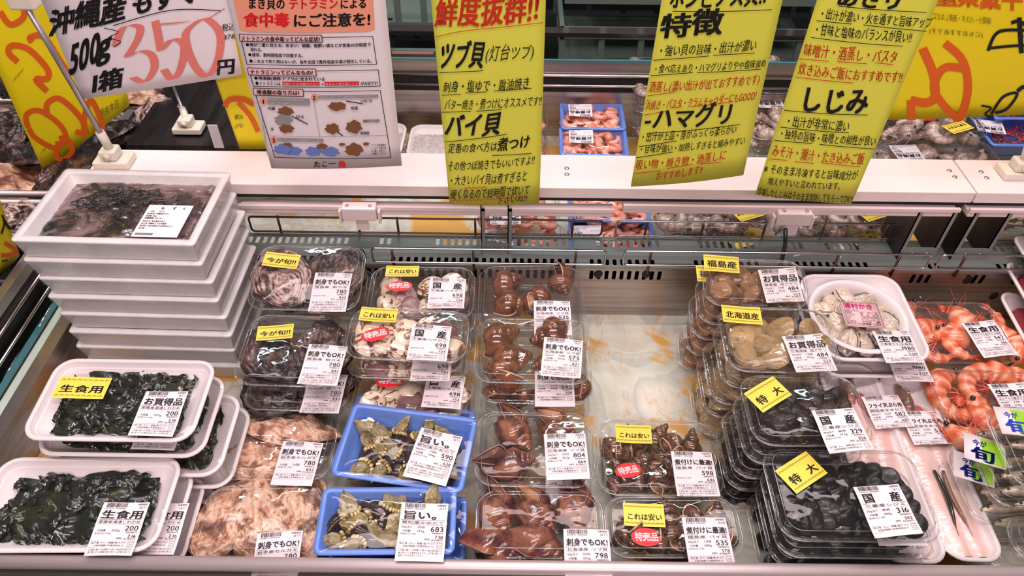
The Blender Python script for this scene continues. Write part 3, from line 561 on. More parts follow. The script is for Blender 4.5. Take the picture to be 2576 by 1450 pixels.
def sticker_mesh(kind, s='', w=.05, h=.026):
    key = ('st', kind, s, w, h)
    if key in CACHE: return CACHE[key]
    m = MB(); t = MB(); bend = lambda x, y: .0008 * sin(x * 70 + len(s))
    D = lambda x, y: (x, y, bend(x, y) + .0004); n = 8; sm = 'sticker_yellow'; mats = ['ink', 'olive_ink', 'paper_white', 'blue_ink']
    if kind in ('yellow', 'diag'):
        V = [(w * (i / n - .5), h * (j / 2 - .5), bend(w * (i / n - .5), 0)) for j in range(3) for i in range(n + 1)]
        m.add(V, [(j * (n + 1) + i, j * (n + 1) + i + 1, (j + 1) * (n + 1) + i + 1, (j + 1) * (n + 1) + i) for j in range(2) for i in range(n)])
        for row in (-1, 1):                                 # rows of wave arcs
            for i in range(9):
                cx = -w * .42 + w * .84 * i / 8; cy = row * h * .36 - .0012
                for r2 in (.0028, .0016): stroke(t, [(cx + r2 * cos(a * pi / 4), cy + r2 * .8 * sin(a * pi / 4)) for a in range(5)], .0004, D, 1)
        if kind == 'diag':
            text_polys(t, s[0], -w * .40, -h * .22, -w * .12, -h * .22, .013, .03, 0, dest=D); text_polys(t, s[1], w * .12, -h * .22, w * .40, -h * .22, .013, .03, 0, dest=D)
        else: text_polys(t, s, -w * .42, -h * .20, w * .44, -h * .20, min(.0125, w * .9 / len(s)), .025, 0, dest=D)
    elif kind == 'red':
        sm = 'red'; k = 28; pts = [(w / 2 * cos(2 * pi * i / k), h / 2 * sin(2 * pi * i / k)) for i in range(k)]
        m.add([(x, y, bend(x, y)) for x, y in pts] + [(0, 0, bend(0, 0))], [(i, (i + 1) % k, k) for i in range(k)])
        text_polys(t, s, -w * .38, -h * .17, w * .40, -h * .17, .0115, .05, 2, dest=D)
    elif kind == 'green':
        sm = 'paper_white'; m.box(-w / 2, w / 2, -h / 2, h / 2, 0, .0003)
        t.add([D(a, b) for a, b in ((-w * .46, -h * .44), (w * .46, -h * .44), (w * .46, h * .30), (w * .1, h * .44), (-w * .46, h * .40))], [(0, 1, 2, 3, 4)], 4)
        text_polys(t, '今が', -w * .3, h * .12, w * .05, h * .12, .010, .02, 3, dest=lambda x, y: (x, y, .0009)); text_polys(t, '旬', -w * .35, -h * .40, w * .25, -h * .40, .022, .04, 3, dest=lambda x, y: (x, y, .0009)); mats = mats + ['green_sticker']
    elif kind == 'oyster':
        sm = 'pale_pink'; m.box(-w / 2, w / 2, -h / 2, h / 2, 0, .0003); D2 = lambda x, y: (x, y, .0009)
        text_polys(t, '浦村かき', -w * .42, h * .24, w * .35, h * .24, .012, .03, 5, dest=D2); mats = mats + ['green_sticker', 'ink_pink']
        for i, (a, b) in enumerate((('生食用ムキ身カキ', ''), ('消費期限', '8 7 2'), ('加工年月日', '8 6 29'), ('加工所', '三重県鳥羽市浦村町'), ('及び', 'むらたふぁーむ'), ('加工者氏名', '村田  薫'), ('保存方法 10℃以下保存', '生産者 三重県'))):
            y = h * .12 - i * h * .088; text_polys(t, a, -w * .45, y, -w * .45 + w * .05 * len(a), y, .0034, 0, 0, dest=D2)
            if b: text_polys(t, b, -w * .05, y, w * .42, y, .0034, 0, 0, dest=D2)
            stroke(t, [(-w * .46, y - .0008), (w * .46, y - .0008)], .0002, D2)
        for a, b in (((-w * .47, -h * .47), (w * .47, -h * .47)), ((w * .47, -h * .47), (w * .47, h * .47)), ((w * .47, h * .47), (-w * .47, h * .47)), ((-w * .47, h * .47), (-w * .47, -h * .47))): stroke(t, [a, b], .0004, D2)
    CACHE[key] = (m.mesh(kind + '_sticker_sheet', sm, True), t.mesh(kind + '_sticker_print', mats)); return CACHE[key]
# ---------------------------------------------------------------- a pack placed from three rim corners
HR = {'clear': .030, 'foam': .022, 'blue': .036, 'box': .0355, 'tub_tray': .026}
class Pack:
    def __init__(s, kind, name, label, cat, BL, BR, FL, zb, zf, group=None, dmax=None, dmin=None, h=None, empty_lid=False):
        A, B, C = P(*BL, zb), P(*BR, zb), P(*FL, zf); X = (B - A).normalized(); Y = A - C; Z = X.cross(Y).normalized(); Y = Z.cross(X)
        s.w = (B - A).length; s.d = (A - C).dot(Y); c = (B + C) / 2; s.h = h or HR[kind]
        if dmin and s.d < dmin: c -= Y * (dmin - s.d) / 2; s.d = dmin
        s.w = round(s.w / .004) * .004; s.d = round(s.d / .004) * .004; s.kind = kind; s.label = label; s.name = name
        s.M = Matrix.Translation(c - Z * s.h) @ Matrix((X, Y, Z)).transposed().to_4x4(); s.I = s.M.inverted()
        s.t = thing(name, label, cat, s.M, group); s.n = 0
        for i, (pn, me) in enumerate(tray_meshes(kind, s.w, s.d, s.h, int(abs(BL[0])))): ob(pn, me, s.t)
        s.top = s.h + {'clear': .0126, 'foam': .0042, 'blue': .0085, 'box': .0015, 'tub_tray': .0035}[kind]
    def loc(s, px, py, z):
        o = s.I @ EYE; d = s.I.to_3x3() @ ray(px, py); k = (z - o.z) / d.z; return o + d * k
    def at(s, px, py, rot=0, dz=0.0):
        p = s.loc(px, py, s.top + dz); return Matrix.Translation(p) @ Matrix.Rotation(radians(rot), 4, 'Z')
    def price(s, px, py, rot, *a, dz=.0008, sc_=1.0, **k):
        sh, pr = label_mesh(*a, **k); s.n += 1
        l = ob('price_label', sh, s.t, s.at(px, py, rot, dz) @ Matrix.Scale(sc_, 4)); ob('lettering', pr, l); return l
    def sticker(s, px, py, rot, kind, txt='', dz=.0006, **k):
        sh, pr = sticker_mesh(kind, txt, **k); l = ob('sticker', sh, s.t, s.at(px, py, rot, dz)); ob('lettering', pr, l); l['label'] = {'yellow': 'yellow', 'diag': 'yellow', 'red': 'red', 'green': 'green', 'oyster': 'pale pink'}[kind] + ' sticker'; return l
# ---------------------------------------------------------------- sea life: each kind is a list of (name, mesh, matrix) with the root first
def fbm(p, o=4): return noise.fractal(p, 1.0, 2.0, o)
def put(kind, M, name, label, cat, group=None, mat=None):
    r = None
    for nm_, me, m in kind:
        if r is None:
            r = ob(name, me, None, M, label=label, cat=cat, group=group)
        else: ob(nm_, me, r, m)
    return r
def grid_faces(nr, n, wrap=True): return [(i * n + j, i * n + (j + 1) % n, (i + 1) * n + (j + 1) % n, (i + 1) * n + j) for i in range(nr - 1) for j in range(n if wrap else n - 1)]
def oyster(L, W, T, mat, seed, point=.35, nr=20, n=54, rough=1.0):
    """two rough layered valves, long axis x, hinge at -x"""
    out = []
    for sgn, nm_ in ((1, 'upper_shell'), (-1, 'lower_shell')):
        v = []; uv = []
        for i in range(nr):
            t = 1 - (i / (nr - 1)); t = t ** .8
            for j in range(n):
                a = 2 * pi * j / n; ca, sa = cos(a), sin(a)
                r = 1 + .10 * noise.noise(Vector((ca * 1.6 + seed, sa * 1.6, 0))) + .05 * rough * noise.noise(Vector((ca * 6 + seed, sa * 6, 2)))
                if sgn < 0: r *= 1.04
                wy = W / 2 * (1 - point * max(0, -ca) ** 1.3)
                x, y = L / 2 * ca * r * t, wy * sa * r * t
                x -= (1 - t) * L * .30
                step = t * 7 + 1.2 * noise.noise(Vector((x * 25 + seed, y * 25, 5))); fr = step - math.floor(step)
                z = T * (1 - t ** 2.4) ** .7 * (.62 if sgn > 0 else .75) + .0026 * rough * (fr - .5) * (.3 + t) + (.009 * rough * fbm(Vector((x * 38 + seed, y * 38, sgn)), 5) + .003 * noise.noise(Vector((ca * 5 + seed, sa * 5, 1)))) * min(1, 3 * (1 - t) + .25)
                if t > .97: z = .002 * noise.noise(Vector((x * 80, y * 80, seed)))
                v.append((x, y, sgn * z + .0015 * sgn)); uv.append((t, j / n))
        f = grid_faces(nr, n); f.append(tuple((nr - 1) * n + j for j in range(n)))
        if sgn < 0: f = [q[::-1] for q in f]
        out.append((nm_, new_mesh(nm_, v, f, mat, True, uv=uv), Matrix()))
    return out
def bivalve(L, W, T, mat, nr=9, n=20, rib=.0):
    v = []; f = []; uv = []
    for sgn in (1, -1):
        k = len(v)
        for i in range(nr):
            t = 1 - i / (nr - 1) * .96
            for j in range(n):
                a = 2 * pi * j / n; x = L / 2 * cos(a) * (1 + .04 * sin(a)); y = W / 2 * sin(a); y = y * (1 if y < 0 else .86 - .12 * cos(2 * a))
                ux, uy = -L * .06, W * .40
                px_, py_ = ux + (x - ux) * t, uy + (y - uy) * t
                z = T / 2 * ((1 - t ** 2.6) ** .62) * (1 - .10 * (1 - t)) + rib * sin(t * 60) * (t < .98)
                v.append((px_, py_, sgn * (z + .0002))); uv.append((t, j / n))
        g = grid_faces(nr, n); g.append(tuple((nr - 1) * n + j for j in range(n)))
        f += [tuple(q_ + k for q_ in (q if sgn > 0 else q[::-1])) for q in g]
    return [('clam', new_mesh('clam', v, f, mat, True, uv=uv), Matrix())]
def snail(L, W, mat, lipmat, opmat, turns=4.2, g=1.75, canal=.3, nodes=0.0, ridge=0.0, shoulder=.2, nt=30, n=18, lip=1.25, body=1.0, seed=0):
    """spiral shell lying along x: apex at +x, mouth and siphon canal toward -x, mouth facing +z"""
    v = []; uv = []; steps = int(turns * nt / 1.0)
    H_ = L * (1 - canal)
    for i in range(steps + 1):
        a = -2 * pi * turns * (1 - i / steps); s = g ** (a / (2 * pi))
        cr = W * .27 * s; rad = W * .30 * s * (1 + nodes * max(0, sin(a * 5)) ** 2)
        cz = H_ * .80 * (1 - s)
        end = max(0, (i / steps - .93) / .07)
        for j in range(n):
            b = 2 * pi * j / n; rr = rad * (1 + ridge * sin(b * 7)) * (1 + (lip - 1) * end)
            rx = rr * cos(b) * (1 + shoulder * max(0, cos(b)) * max(0, sin(b)))
            rz = rr * sin(b) * (1.45 - .25 * end) * body
            if sin(b) < -.4: rz -= canal * L * .9 * s ** 2 * (.25 + .75 * min(1, max(0, (i / steps - .7) / .3))) * ((-sin(b) - .4) / .6) ** 1.3; rx *= 1 - .45 * min(1, max(0, (i / steps - .75) / .25)) * ((-sin(b) - .4) / .6)
            q = (cr + rx); x, y = q * cos(a), q * sin(a)
            nz = .02 * W * noise.noise(Vector((x * 60 + seed, y * 60, rz * 60)))
            v.append((cz + rz + nz - L * .22, x, y)); uv.append((i / steps * turns, j / n))
    # after the axis swap: local x = shell axis, mouth ends at angle a=0 -> +y; turn it to +z
    R = Matrix.Rotation(radians(62), 3, 'X'); v = [R @ Vector(p) for p in v]
    f = grid_faces(steps + 1, n)
    body_me = new_mesh('sea_snail', v, f, mat, True, uv=uv)
    ring = v[-n:]; c = sum(ring, Vector()) / n
    prev = v[-3 * n:-2 * n]; dirn = (c - sum(prev, Vector()) / n).normalized()
    lp = MB(); lp.tube([r + dirn * .0004 for r in ring], W * .022, 6, closed=True)
    op = MB(); K = 5; V = []
    for i in range(K):
        s = 1 - i / K
        for r in ring: V.append(c + (r - c) * s * .86 + dirn * W * (.14 * (1 - s) - .01))
    op.add(V, grid_faces(K, n)); op.add([c + (r - c) * .2 * .86 + dirn * W * .102 for r in ring], [tuple(range(n))])
    opm = op.mesh('operculum', opmat, True)
    ul = opm.uv_layers.new(name='UVMap')
    for l in opm.loops:
        i = l.vertex_index // n; ul.data[l.index].uv = (i / K, 0)
    return [('sea_snail', body_me, Matrix()), ('shell_lip', lp.mesh('shell_lip', lipmat, True), Matrix()), ('operculum', opm, Matrix())]
def shrimp(L, mat, redmat, curl=4.2, R=None, head=True, fat=1.0, nt=34, n=12, legs=True, seed=0):
    """curled in the xy-plane; head at angle 0"""
    R = R or L / curl; v = []; uv = []; cs = []
    r0 = L * .085 * fat; mb = MB()
    def cen(t):
        a = -.2 + t * curl; q = R * (1 - .18 * t); return Vector((q * cos(a), q * sin(a), .12 * r0 * sin(a * 2))), a
    for i in range(nt + 1):
        t = i / nt; c, a = cen(t); seg = (t * 9) % 1
        if head and t < .3: rad = r0 * (.35 + .85 * sin(pi * min(1, t / .34) * .62)); zz = 1.15
        else: rad = r0 * (1.12 - .62 * t) * (1.06 - .14 * seg); zz = 1.0
        if i == 0: rad *= .2
        if t > .93: rad *= .6
        rd = Vector((cos(a), sin(a), 0))
        v += [c + rd * (rad * 1.25 * cos(2 * pi * j / n)) + Vector((0, 0, rad * zz * sin(2 * pi * j / n))) for j in range(n)]; uv += [(t, j / n) for j in range(n)]
    f = grid_faces(nt + 1, n); f += [tuple(range(n))[::-1], tuple(nt * n + j for j in range(n))]
    out = [('shrimp', new_mesh('shrimp', v, f, mat, True, uv=uv), Matrix())]
    c, a = cen(1.0); tb = Vector((-sin(a), cos(a), 0)); rd = Vector((cos(a), sin(a), 0)); t = MB()
    for s in (-1, -.45, 0, .45, 1):
        d = (tb + rd * s * .55).normalized(); q = d.cross(Vector((0, 0, 1))); l = L * .11
        p = [c, c + d * l * .5 + q * l * .16, c + d * l, c + d * l * .5 - q * l * .16]; up = Vector((0, 0, r0 * .12 + .0006 * s))
        t.add([x + up for x in p] + [x - up for x in p], [(0, 1, 2, 3), (7, 6, 5, 4), (0, 4, 5, 1), (1, 5, 6, 2), (2, 6, 7, 3), (3, 7, 4, 0)])
    out.append(('tail_fan', t.mesh('tail_fan', redmat, True), Matrix()))
    if head:
        c, a = cen(.03); rd = Vector((cos(a), sin(a), 0)); tb = Vector((-sin(a), cos(a), 0))
        for s in (-1, 1):
            e = MB(); e.sphere(c + rd * r0 * .5 + Vector((0, 0, s * r0 * .7)) - tb * r0 * .1, r0 * .30, 0, 8, 6); out.append(('eye', e.mesh('eye', 'eye_black', True), Matrix()))
        m = MB(); m.tube([c + rd * r0 * .9 + tb * r0 * 1.6, c + rd * r0 * .8 - tb * r0 * .5, c + rd * r0 * .7 - tb * r0 * 2.0], r0 * .16, 6, rf=lambda q: 1 - .9 * q); out.append(('rostrum', m.mesh('rostrum', redmat, True), Matrix()))
        m = MB(); rr = random.Random(seed)
        for k in range(4):
            p = [c + Vector((0, 0, (k - 1.5) * r0 * .25))]; dr = (-tb + rd * rr.uniform(-1.2, .2) + Vector((0, 0, rr.uniform(-.08, .04)))).normalized()
            for q in range(5): p.append(p[-1] + dr * L * .07); dr = (dr + Vector((rr.uniform(-.35, .35), rr.uniform(-.35, .35), rr.uniform(-.06, .03)))).normalized()
            m.tube(p, .0005, 4)
        out.append(('antennae', m.mesh('antennae', redmat, True), Matrix()))
    if legs:
        m = MB(); rr = random.Random(seed + 1)
        for k in range(9):
            c, a = cen(.2 + .065 * k); rd = Vector((cos(a), sin(a), 0)); s = (-1) ** k; b = c - rd * r0 * .7
            m.tube([b, b - rd * r0 * 1.2 + Vector((0, 0, s * r0 * .5)), b - rd * r0 * 2.2 + Vector((rr.uniform(-1, 1) * r0, rr.uniform(-1, 1) * r0, s * r0 * .3))], r0 * .12, 5, rf=lambda q: 1 - .7 * q)
        out.append(('legs', m.mesh('legs', redmat, True), Matrix()))
    return out
def barnacle(S, seed):
    """goose barnacle: pointed plates on a scaly stalk, lying along x with the plates toward +x"""
    rr = random.Random(seed); n = 12; v = []; uv = []; nt = 14
    for i in range(nt + 1):
        t = i / nt; rad = S * (.20 + .16 * t) * (1 + .06 * sin(t * 50)); c = Vector((-S * (1 - t) * 1.05, S * .22 * sin(t * 2.2), 0))
        if i == 0: rad *= .5
        v += [c + Vector((0, rad * cos(2 * pi * j / n), rad * .85 * sin(2 * pi * j / n))) for j in range(n)]; uv += [(t, j / n) for j in range(n)]
    f = grid_faces(nt + 1, n); f += [tuple(range(n))[::-1], tuple(nt * n + j for j in range(n))]
    out = [('goose_barnacle', new_mesh('barnacle_stalk', v, f, 'barnacle_stalk', True, uv=uv), Matrix())]
    base = Vector((0, S * .18, 0))
    def plate(L, W, T, M):
        v = []; uv = []; K = 11; J = 12
        for i in range(K + 1):
            t = 1 - i / K
            for j in range(J):
                a = 2 * pi * j / J; ca, sa = cos(a), sin(a); x = ca if ca < 0 else ca * 1.0; wy = (1 - max(0, ca) ** 1.4) * .95 + .05
                v.append(M @ Vector((L * .5 * (1 + x * t), W * .5 * sa * wy * t, T * (1 - t ** 2) ** .6 * (1 - .3 * abs(sa) * t)))); uv.append((t, j / J))
        v = [M @ ((M.inverted() @ p) + Vector((0, 0, S * .014 * sin(18 * u[0])))) for p, u in zip(v, uv)]
        f = grid_faces(K + 1, J); return new_mesh('plate', v, f, 'barnacle_plate', True, uv=uv)
    for k, (ph, ln, wd) in enumerate(((90, 1.05, .74), (270, 1.0, .74), (20, .80, .5), (150, .74, .5), (215, .6, .42), (325, .62, .42))):
        M = Matrix.Translation(base + Vector((-.06 * S, 0, 0))) @ Matrix.Rotation(radians(ph - 90) + rr.uniform(-.12, .12), 4, 'X') @ Matrix.Translation((0, 0, S * .17)) @ Matrix.Rotation(.20 + rr.uniform(-.05, .08), 4, 'Y')
        out.append(('plate', plate(S * ln * 1.1, S * wd, S * .17, M), Matrix()))
    m = MB()
    for i in range(15):
        a = 2 * pi * i / 15; m.sphere(base + Vector((S * (.02 + .07 * cos(2 * a)), S * .36 * cos(a), S * .32 * sin(a))), S * .075, 0, 6, 5, (1.5, 1, 1))
    out.append(('scale_ring', m.mesh('scale_ring', 'barnacle_plate', True), Matrix())); return out
def oyster_meat(S, seed):
    nr, n = 14, 40; v = []; uv = []; mi = []
    for i in range(nr):
        t = 1 - i / (nr - 1) * .98
        for j in range(n):
            a = 2 * pi * j / n; r = S * (1 + .2 * noise.noise(Vector((cos(a) * 1.5 + seed, sin(a) * 1.5, 0))))
            z = S * .55 * (1 - t ** 2.5) ** .6 + (S * .10 * sin(a * 9 + 3 * noise.noise(Vector((cos(a) + seed, sin(a), 4)))) * max(0, t - .55) * 2) + S * .12 * noise.noise(Vector((cos(a) * t * 3 + seed, sin(a) * t * 3, 9)))
            v.append((r * cos(a) * t * 1.3, r * sin(a) * t * .85, z)); uv.append((t, j / n))
    f = grid_faces(nr, n); f.append(tuple((nr - 1) * n + j for j in range(n))); mi = [1 if k // n < 1 else 0 for k in range(len(f) - 1)] + [0]
    body = new_mesh('oyster_meat', v, f, ['oyster_meat', 'oyster_frill'], True, mi, uv)
    m = MB(); pts = [Vector(v[j]) * 1.0 + Vector((0, 0, .0006)) for j in range(0, int(n * .62))]; m.tube(pts, S * .055, 6)
    m.tube([Vector(v[3 * n + j]) + Vector((0, 0, .0008)) for j in range(int(n * .1), int(n * .5))], S * .035, 5)
    return [('oyster_meat', body, Matrix()), ('dark_frill', m.mesh('dark_frill', 'oyster_frill', True), Matrix())]
def sardine(L, seed=0):
    nt, n = 20, 12; v = []; mi = []
    for i in range(nt + 1):
        t = i / nt; rad = L * .10 * (sin(pi * min(1, t * 1.15 + .03)) ** .55 if t < .85 else .32); rad = max(rad, L * .008)
        v += [Vector((-L / 2 + L * t, L * .04 * sin(t * 3 + seed) + rad * .95 * cos(2 * pi * j / n), rad * .8 * sin(2 * pi * j / n))) for j in range(n)]
    f = grid_faces(nt + 1, n); mi = [0 if (k % n) in (10, 11, 0, 1) else 1 for k in range(len(f))]; f += [tuple(range(n))[::-1], tuple(nt * n + j for j in range(n))]; mi += [0, 0]
    out = [('sardine', new_mesh('sardine', v, f, ['sardine_back', 'sardine_belly'], True, mi), Matrix())]
    m = MB(); m.sphere((-L * .42, L * .015 * 1, L * .052), L * .020, 0, 10, 6, (1, 1, .5)); out.append(('eye', m.mesh('eye', 'eye_black', True), Matrix()))
    m = MB(); m.add([(L * .46, 0, .001), (L * .6, L * .07, .001), (L * .54, 0, .001), (L * .6, -L * .07, .001), (L * .46, 0, -.001), (L * .6, L * .07, -.001), (L * .54, 0, -.001), (L * .6, -L * .07, -.001)], [(0, 1, 2), (0, 2, 3), (6, 5, 4), (7, 6, 4)]); out.append(('tail_fin', m.mesh('tail_fin', 'sardine_back'), Matrix())); return out
def wakame(w, d, hgt, seed, nb=46):
    m = MB(); rr = random.Random(seed)
    nb_ = 26; V = []
    for i in range(nb_ + 1):
        for j in range(nb_ + 1):
            x, y = (i / nb_ - .5), (j / nb_ - .5); r = min(1, (abs(2 * x) ** 2.6 + abs(2 * y) ** 2.6) ** .5); V.append((x * w * .92, y * d * .92, .004 + hgt * .62 * (1 - r ** 3) + .004 * fbm(Vector((x * 9 + seed, y * 9, 1)))))
    m.add(V, [(i * (nb_ + 1) + j, (i + 1) * (nb_ + 1) + j, (i + 1) * (nb_ + 1) + j + 1, i * (nb_ + 1) + j + 1) for i in range(nb_) for j in range(nb_)])
    for b in range(nb):
        x, y = rr.uniform(-.44, .44) * w, rr.uniform(-.44, .44) * d; a = rr.uniform(0, 6.3); l = rr.uniform(.04, .085); wd = rr.uniform(.008, .022); n = 12; V = []; ph = rr.uniform(0, 6)
        for i in range(n + 1):
            t = i / n; a += rr.uniform(-.3, .3); x += cos(a) * l / n; y += sin(a) * l / n
            x = max(-.47 * w, min(.47 * w, x)); y = max(-.47 * d, min(.47 * d, y))
            e = max(abs(x) / w, abs(y) / d) * 2; zz = hgt * (.62 * (1 - e ** 3) + .30) + .003 * sin(t * 9 + ph)
            for k in range(5):
                s = (k / 4 - .5) * wd * sin(pi * min(1, t * .9 + .1)) ** .6
                V.append((x - sin(a) * s, y + cos(a) * s, min(hgt + .001, zz + .0035 * sin(k * 1.9 + t * 14 + ph))))
        m.add(V, [(i * 5 + k, (i + 1) * 5 + k, (i + 1) * 5 + k + 1, i * 5 + k + 1) for i in range(n) for k in range(4)])
    return m.mesh('wakame', 'wakame_leaf', True)
def rot(rx=0, ry=0, rz=0): return Matrix.Rotation(rz, 4, 'Z') @ Matrix.Rotation(ry, 4, 'Y') @ Matrix.Rotation(rx, 4, 'X')
def scatter(pk, kinds, n, size, name, label, cat, zlo=.006, layers=2, tilt=.5, seed=1, region=None, pad=.014, flat=False):
    """countable small things in layers inside a pack; region=(x0,x1,y0,y1) in fractions of the pack"""
    rr = random.Random(seed); hw, hd = pk.w / 2 - pad - size * .3, pk.d / 2 - pad - size * .3; c = 0; grp = label
    x0, x1, y0, y1 = region or (-1, 1, -1, 1)
    for ly in range(layers):
        pts = []; q = n // layers + (1 if ly < n % layers else 0); tries = 0; dmin = size * .72
        while len(pts) < q and tries < 3000:
            tries += 1
            if tries % 400 == 0: dmin *= .9
            p = (rr.uniform(x0, x1) * hw, rr.uniform(y0, y1) * hd)
            if all((p[0] - a) ** 2 + (p[1] - b) ** 2 > dmin ** 2 for a, b in pts): pts.append(p)
        for x, y in pts:
            z = zlo + size * .22 + ly * size * .33
            M = pk.M @ Matrix.Translation((x, y, z)) @ rot(rr.uniform(-tilt, tilt), rr.uniform(-tilt, tilt), rr.uniform(0, 6.28)) @ Matrix.Scale(rr.uniform(.85, 1.12), 4)
            put(rr.choice(kinds), M, name, label, cat, grp)
# ---------------------------------------------------------------- kinds (meshes shared by every copy)
K_rock = [oyster(.118, .090, .021, 'rock_oyster_shell', 3.1, rough=1.3), oyster(.112, .094, .020, 'dark_oyster_shell', 8.4, rough=1.3), oyster(.115, .084, .019, 'dark_oyster_shell', 14.9, rough=1.4)]
K_tan = [oyster(.145, .064, .016, 'tan_oyster_shell', 21.3, .55), oyster(.125, .074, .017, 'tan_oyster_shell', 27.7, .45), oyster(.130, .080, .018, 'tan_oyster_shell', 33.1, .3)]
K_hama = [bivalve(.050, .043, .027, m, 10, 28) for m in ('cream_clam_shell', 'plum_clam_shell', 'cream_clam_shell')]
K_asari = [bivalve(.034, .026, .017, 'brown_asari_shell', 10, 24, .00025)]
K_asari2 = [bivalve(.046, .037, .021, 'olive_asari_shell', 11, 26, .0003)]
K_shi = [bivalve(.030, .026, .017, 'shijimi_shell', 8, 20, .0001)]
K_shib = [bivalve(.031, .027, .018, 'black_shijimi_shell', 8, 20, .0001)]
K_whelk = [snail(.066, .050, 'whelk_shell', 'lip_cream', 'operculum_tan', canal=.10, shoulder=.1, lip=.82, g=1.55, turns=4.6, body=.92), snail(.062, .052, 'whelk_shell', 'lip_cream', 'dark_meat', canal=.10, shoulder=.1, lip=.9, g=1.6, body=.9, seed=4)]
K_horn = [snail(.084, .050, 'horned_whelk_shell', 'lip_plum', 'operculum_dark', canal=.24, shoulder=.5, nodes=.12, ridge=.03, lip=.78, turns=5, g=1.5, body=.95), snail(.080, .050, 'horned_whelk_shell', 'lip_plum', 'operculum_tan', canal=.22, shoulder=.5, nodes=.16, ridge=.04, lip=.85, turns=5, g=1.5, body=.95, seed=5)]
K_bai = [snail(.063, .042, 'bai_shell', 'lip_cream', 'operculum_dark', canal=.03, shoulder=.05, lip=.78, turns=5, g=1.55, nt=20, n=14, body=.85)]
K_barn = [barnacle(.030, 1), barnacle(.027, 2), barnacle(.032, 3)]
K_meat = [oyster_meat(.020, i * 5.1) for i in range(4)]
K_boil = [shrimp(.150, 'boiled_shrimp_flesh', 'boiled_shrimp_red', 4.4, .034, seed=i) for i in range(2)]
K_pink = [shrimp(.070, 'pink_shrimp_flesh', 'boiled_shrimp_red', 4.6, .0135, head=False, legs=False, fat=1.25, nt=16, n=8)]
K_grey = [shrimp(.100, 'grey_shrimp_flesh', 'grey_shrimp_flesh', 3.8, .024, seed=9, fat=1.25)]
K_sard = [sardine(.115)]
def lay(pk, kind, px, py, rz, name, label, cat, z=.02, sc_=1.0, rx=0, ry=0, group=None):
    p = pk.loc(px, py, z); return put(kind, pk.M @ Matrix.Translation(p) @ rot(radians(rx), radians(ry), radians(rz)) @ Matrix.Scale(sc_, 4), name, label, cat, group)
def under(pk, n, step, dx, dy, lab, items=None, kind=None, j=.004):
    """the packs below a pack, down to the deck; lab: function of the level"""
    out = []; rr = random.Random(int(dx * 1e4) + n + len(pk.label))
    for k in range(1, n + 1):
        q = Pack.__new__(Pack); q.kind = kind or pk.kind; q.w, q.d, q.h, q.top = pk.w, pk.d, pk.h, pk.top; q.n = 0
        q.M = Matrix.Translation((dx * k + rr.uniform(-j, j), dy * k + rr.uniform(-j, j), -step * k)) @ pk.M; q.I = q.M.inverted(); q.label = lab(k); q.name = pk.name
        q.t = thing(pk.name, q.label, 'food pack', q.M)
        for i, (pn, me) in enumerate(tray_meshes(q.kind, q.w, q.d, q.h, k)): ob(pn, me, q.t)
        if items: items(q, k)
        out.append(q)
    return out
ORD = {1: 'second', 2: 'third', 3: 'fourth', 4: 'fifth', 5: 'sixth', 6: 'seventh', 7: 'eighth'}
OK = '刺身でもOK!'; CH = 'これは安い'; TOKU = '特売品'
# ---- foam boxes of mozuku
bxp = Pack('box', 'foam_box', 'white foam box of brown mozuku seaweed, topmost of the tall stack', 'foam box', (163, 424), (578, 434), (26, 604), .289, .289)
m = MB(); n = 54; W, D = bxp.w - .036, bxp.d - .036
m.add([(W * (i / n - .5), D * (j / 36 - .5), .026 + .003 * fbm(Vector((i * .22, j * .25, 2))) - .012 * max(0, (-.30 * W - W * (i / n - .5)) / W) - (.010 if j in (0, 36) or i in (0, n) else 0)) for i in range(n + 1) for j in range(37)], [(i * 37 + j, (i + 1) * 37 + j, (i + 1) * 37 + j + 1, i * 37 + j + 1) for i in range(n) for j in range(36)])
ob('mozuku_seaweed', m.mesh('mozuku_seaweed', 'mozuku_mat', True), None, bxp.M, 'stuff', 'brown and purplish mozuku seaweed filling the topmost foam box', 'seaweed')
m = MB(); rr = random.Random(3)
for i in range(150):
    x, y = rr.gauss(-.02, .045), rr.gauss(.012, .022); a = rr.uniform(-.5, .9); p = [(x, y, .0295)]
    if abs(x) > W * .42 or abs(y) > D * .42: continue
    for k in range(4): a += rr.uniform(-.7, .7); x += cos(a) * .0042; y += sin(a) * .0042; p.append((x, y, .0300 + rr.uniform(-.0005, .0008)))
    m.tube(p, rr.uniform(.0006, .0014), 5)
ob('mozuku_strands', m.mesh('mozuku_strands', 'wakame_leaf', True), None, bxp.M, 'stuff', 'dark loose strands lying on the mozuku in the topmost foam box', 'seaweed')
sh, pr = label_mesh('もずく', '沖縄産もずく(名称 もずく)', '', '', '26.7.8'); 
m = MB(); t = MB(); m.box(-.031, .031, -.034, .034, 0, .0003); D3 = lambda x, y: (x, y, .0009)
for s, x, y, h in (('も', -.012, .024, .006), ('ず', .004, .024, .006), ('く', .018, .024, .006), ('名称', -.024, .018, .003), ('もずく', -.012, .018, .003), ('原材料名 沖縄県産もずく', -.027, .013, .003), ('内容量 500g', -.027, .008, .003), ('消費期限 26.7.8', -.027, .003, .0036), ('保存方法 要冷蔵10℃以下', -.027, -.003, .003), ('加工者 沖縄県うるま市勝連', -.027, -.008, .003), ('販売者 大阪府寝屋川市東神田40-15', -.027, -.013, .003), ('要冷蔵', -.027, -.018, .003)): text_polys(t, s, x, y, x + h * .92 * sum(glyph(c)[2] for c in s), y, h * 1.1, .02, 0, dest=D3)
for i in range(22): t.add([(-.027 + i * .0011, -.031, .0009), (-.0265 + i * .0011, -.031, .0009), (-.0265 + i * .0011, -.0265, .0009), (-.027 + i * .0011, -.0265, .0009)], [(0, 1, 2, 3)])
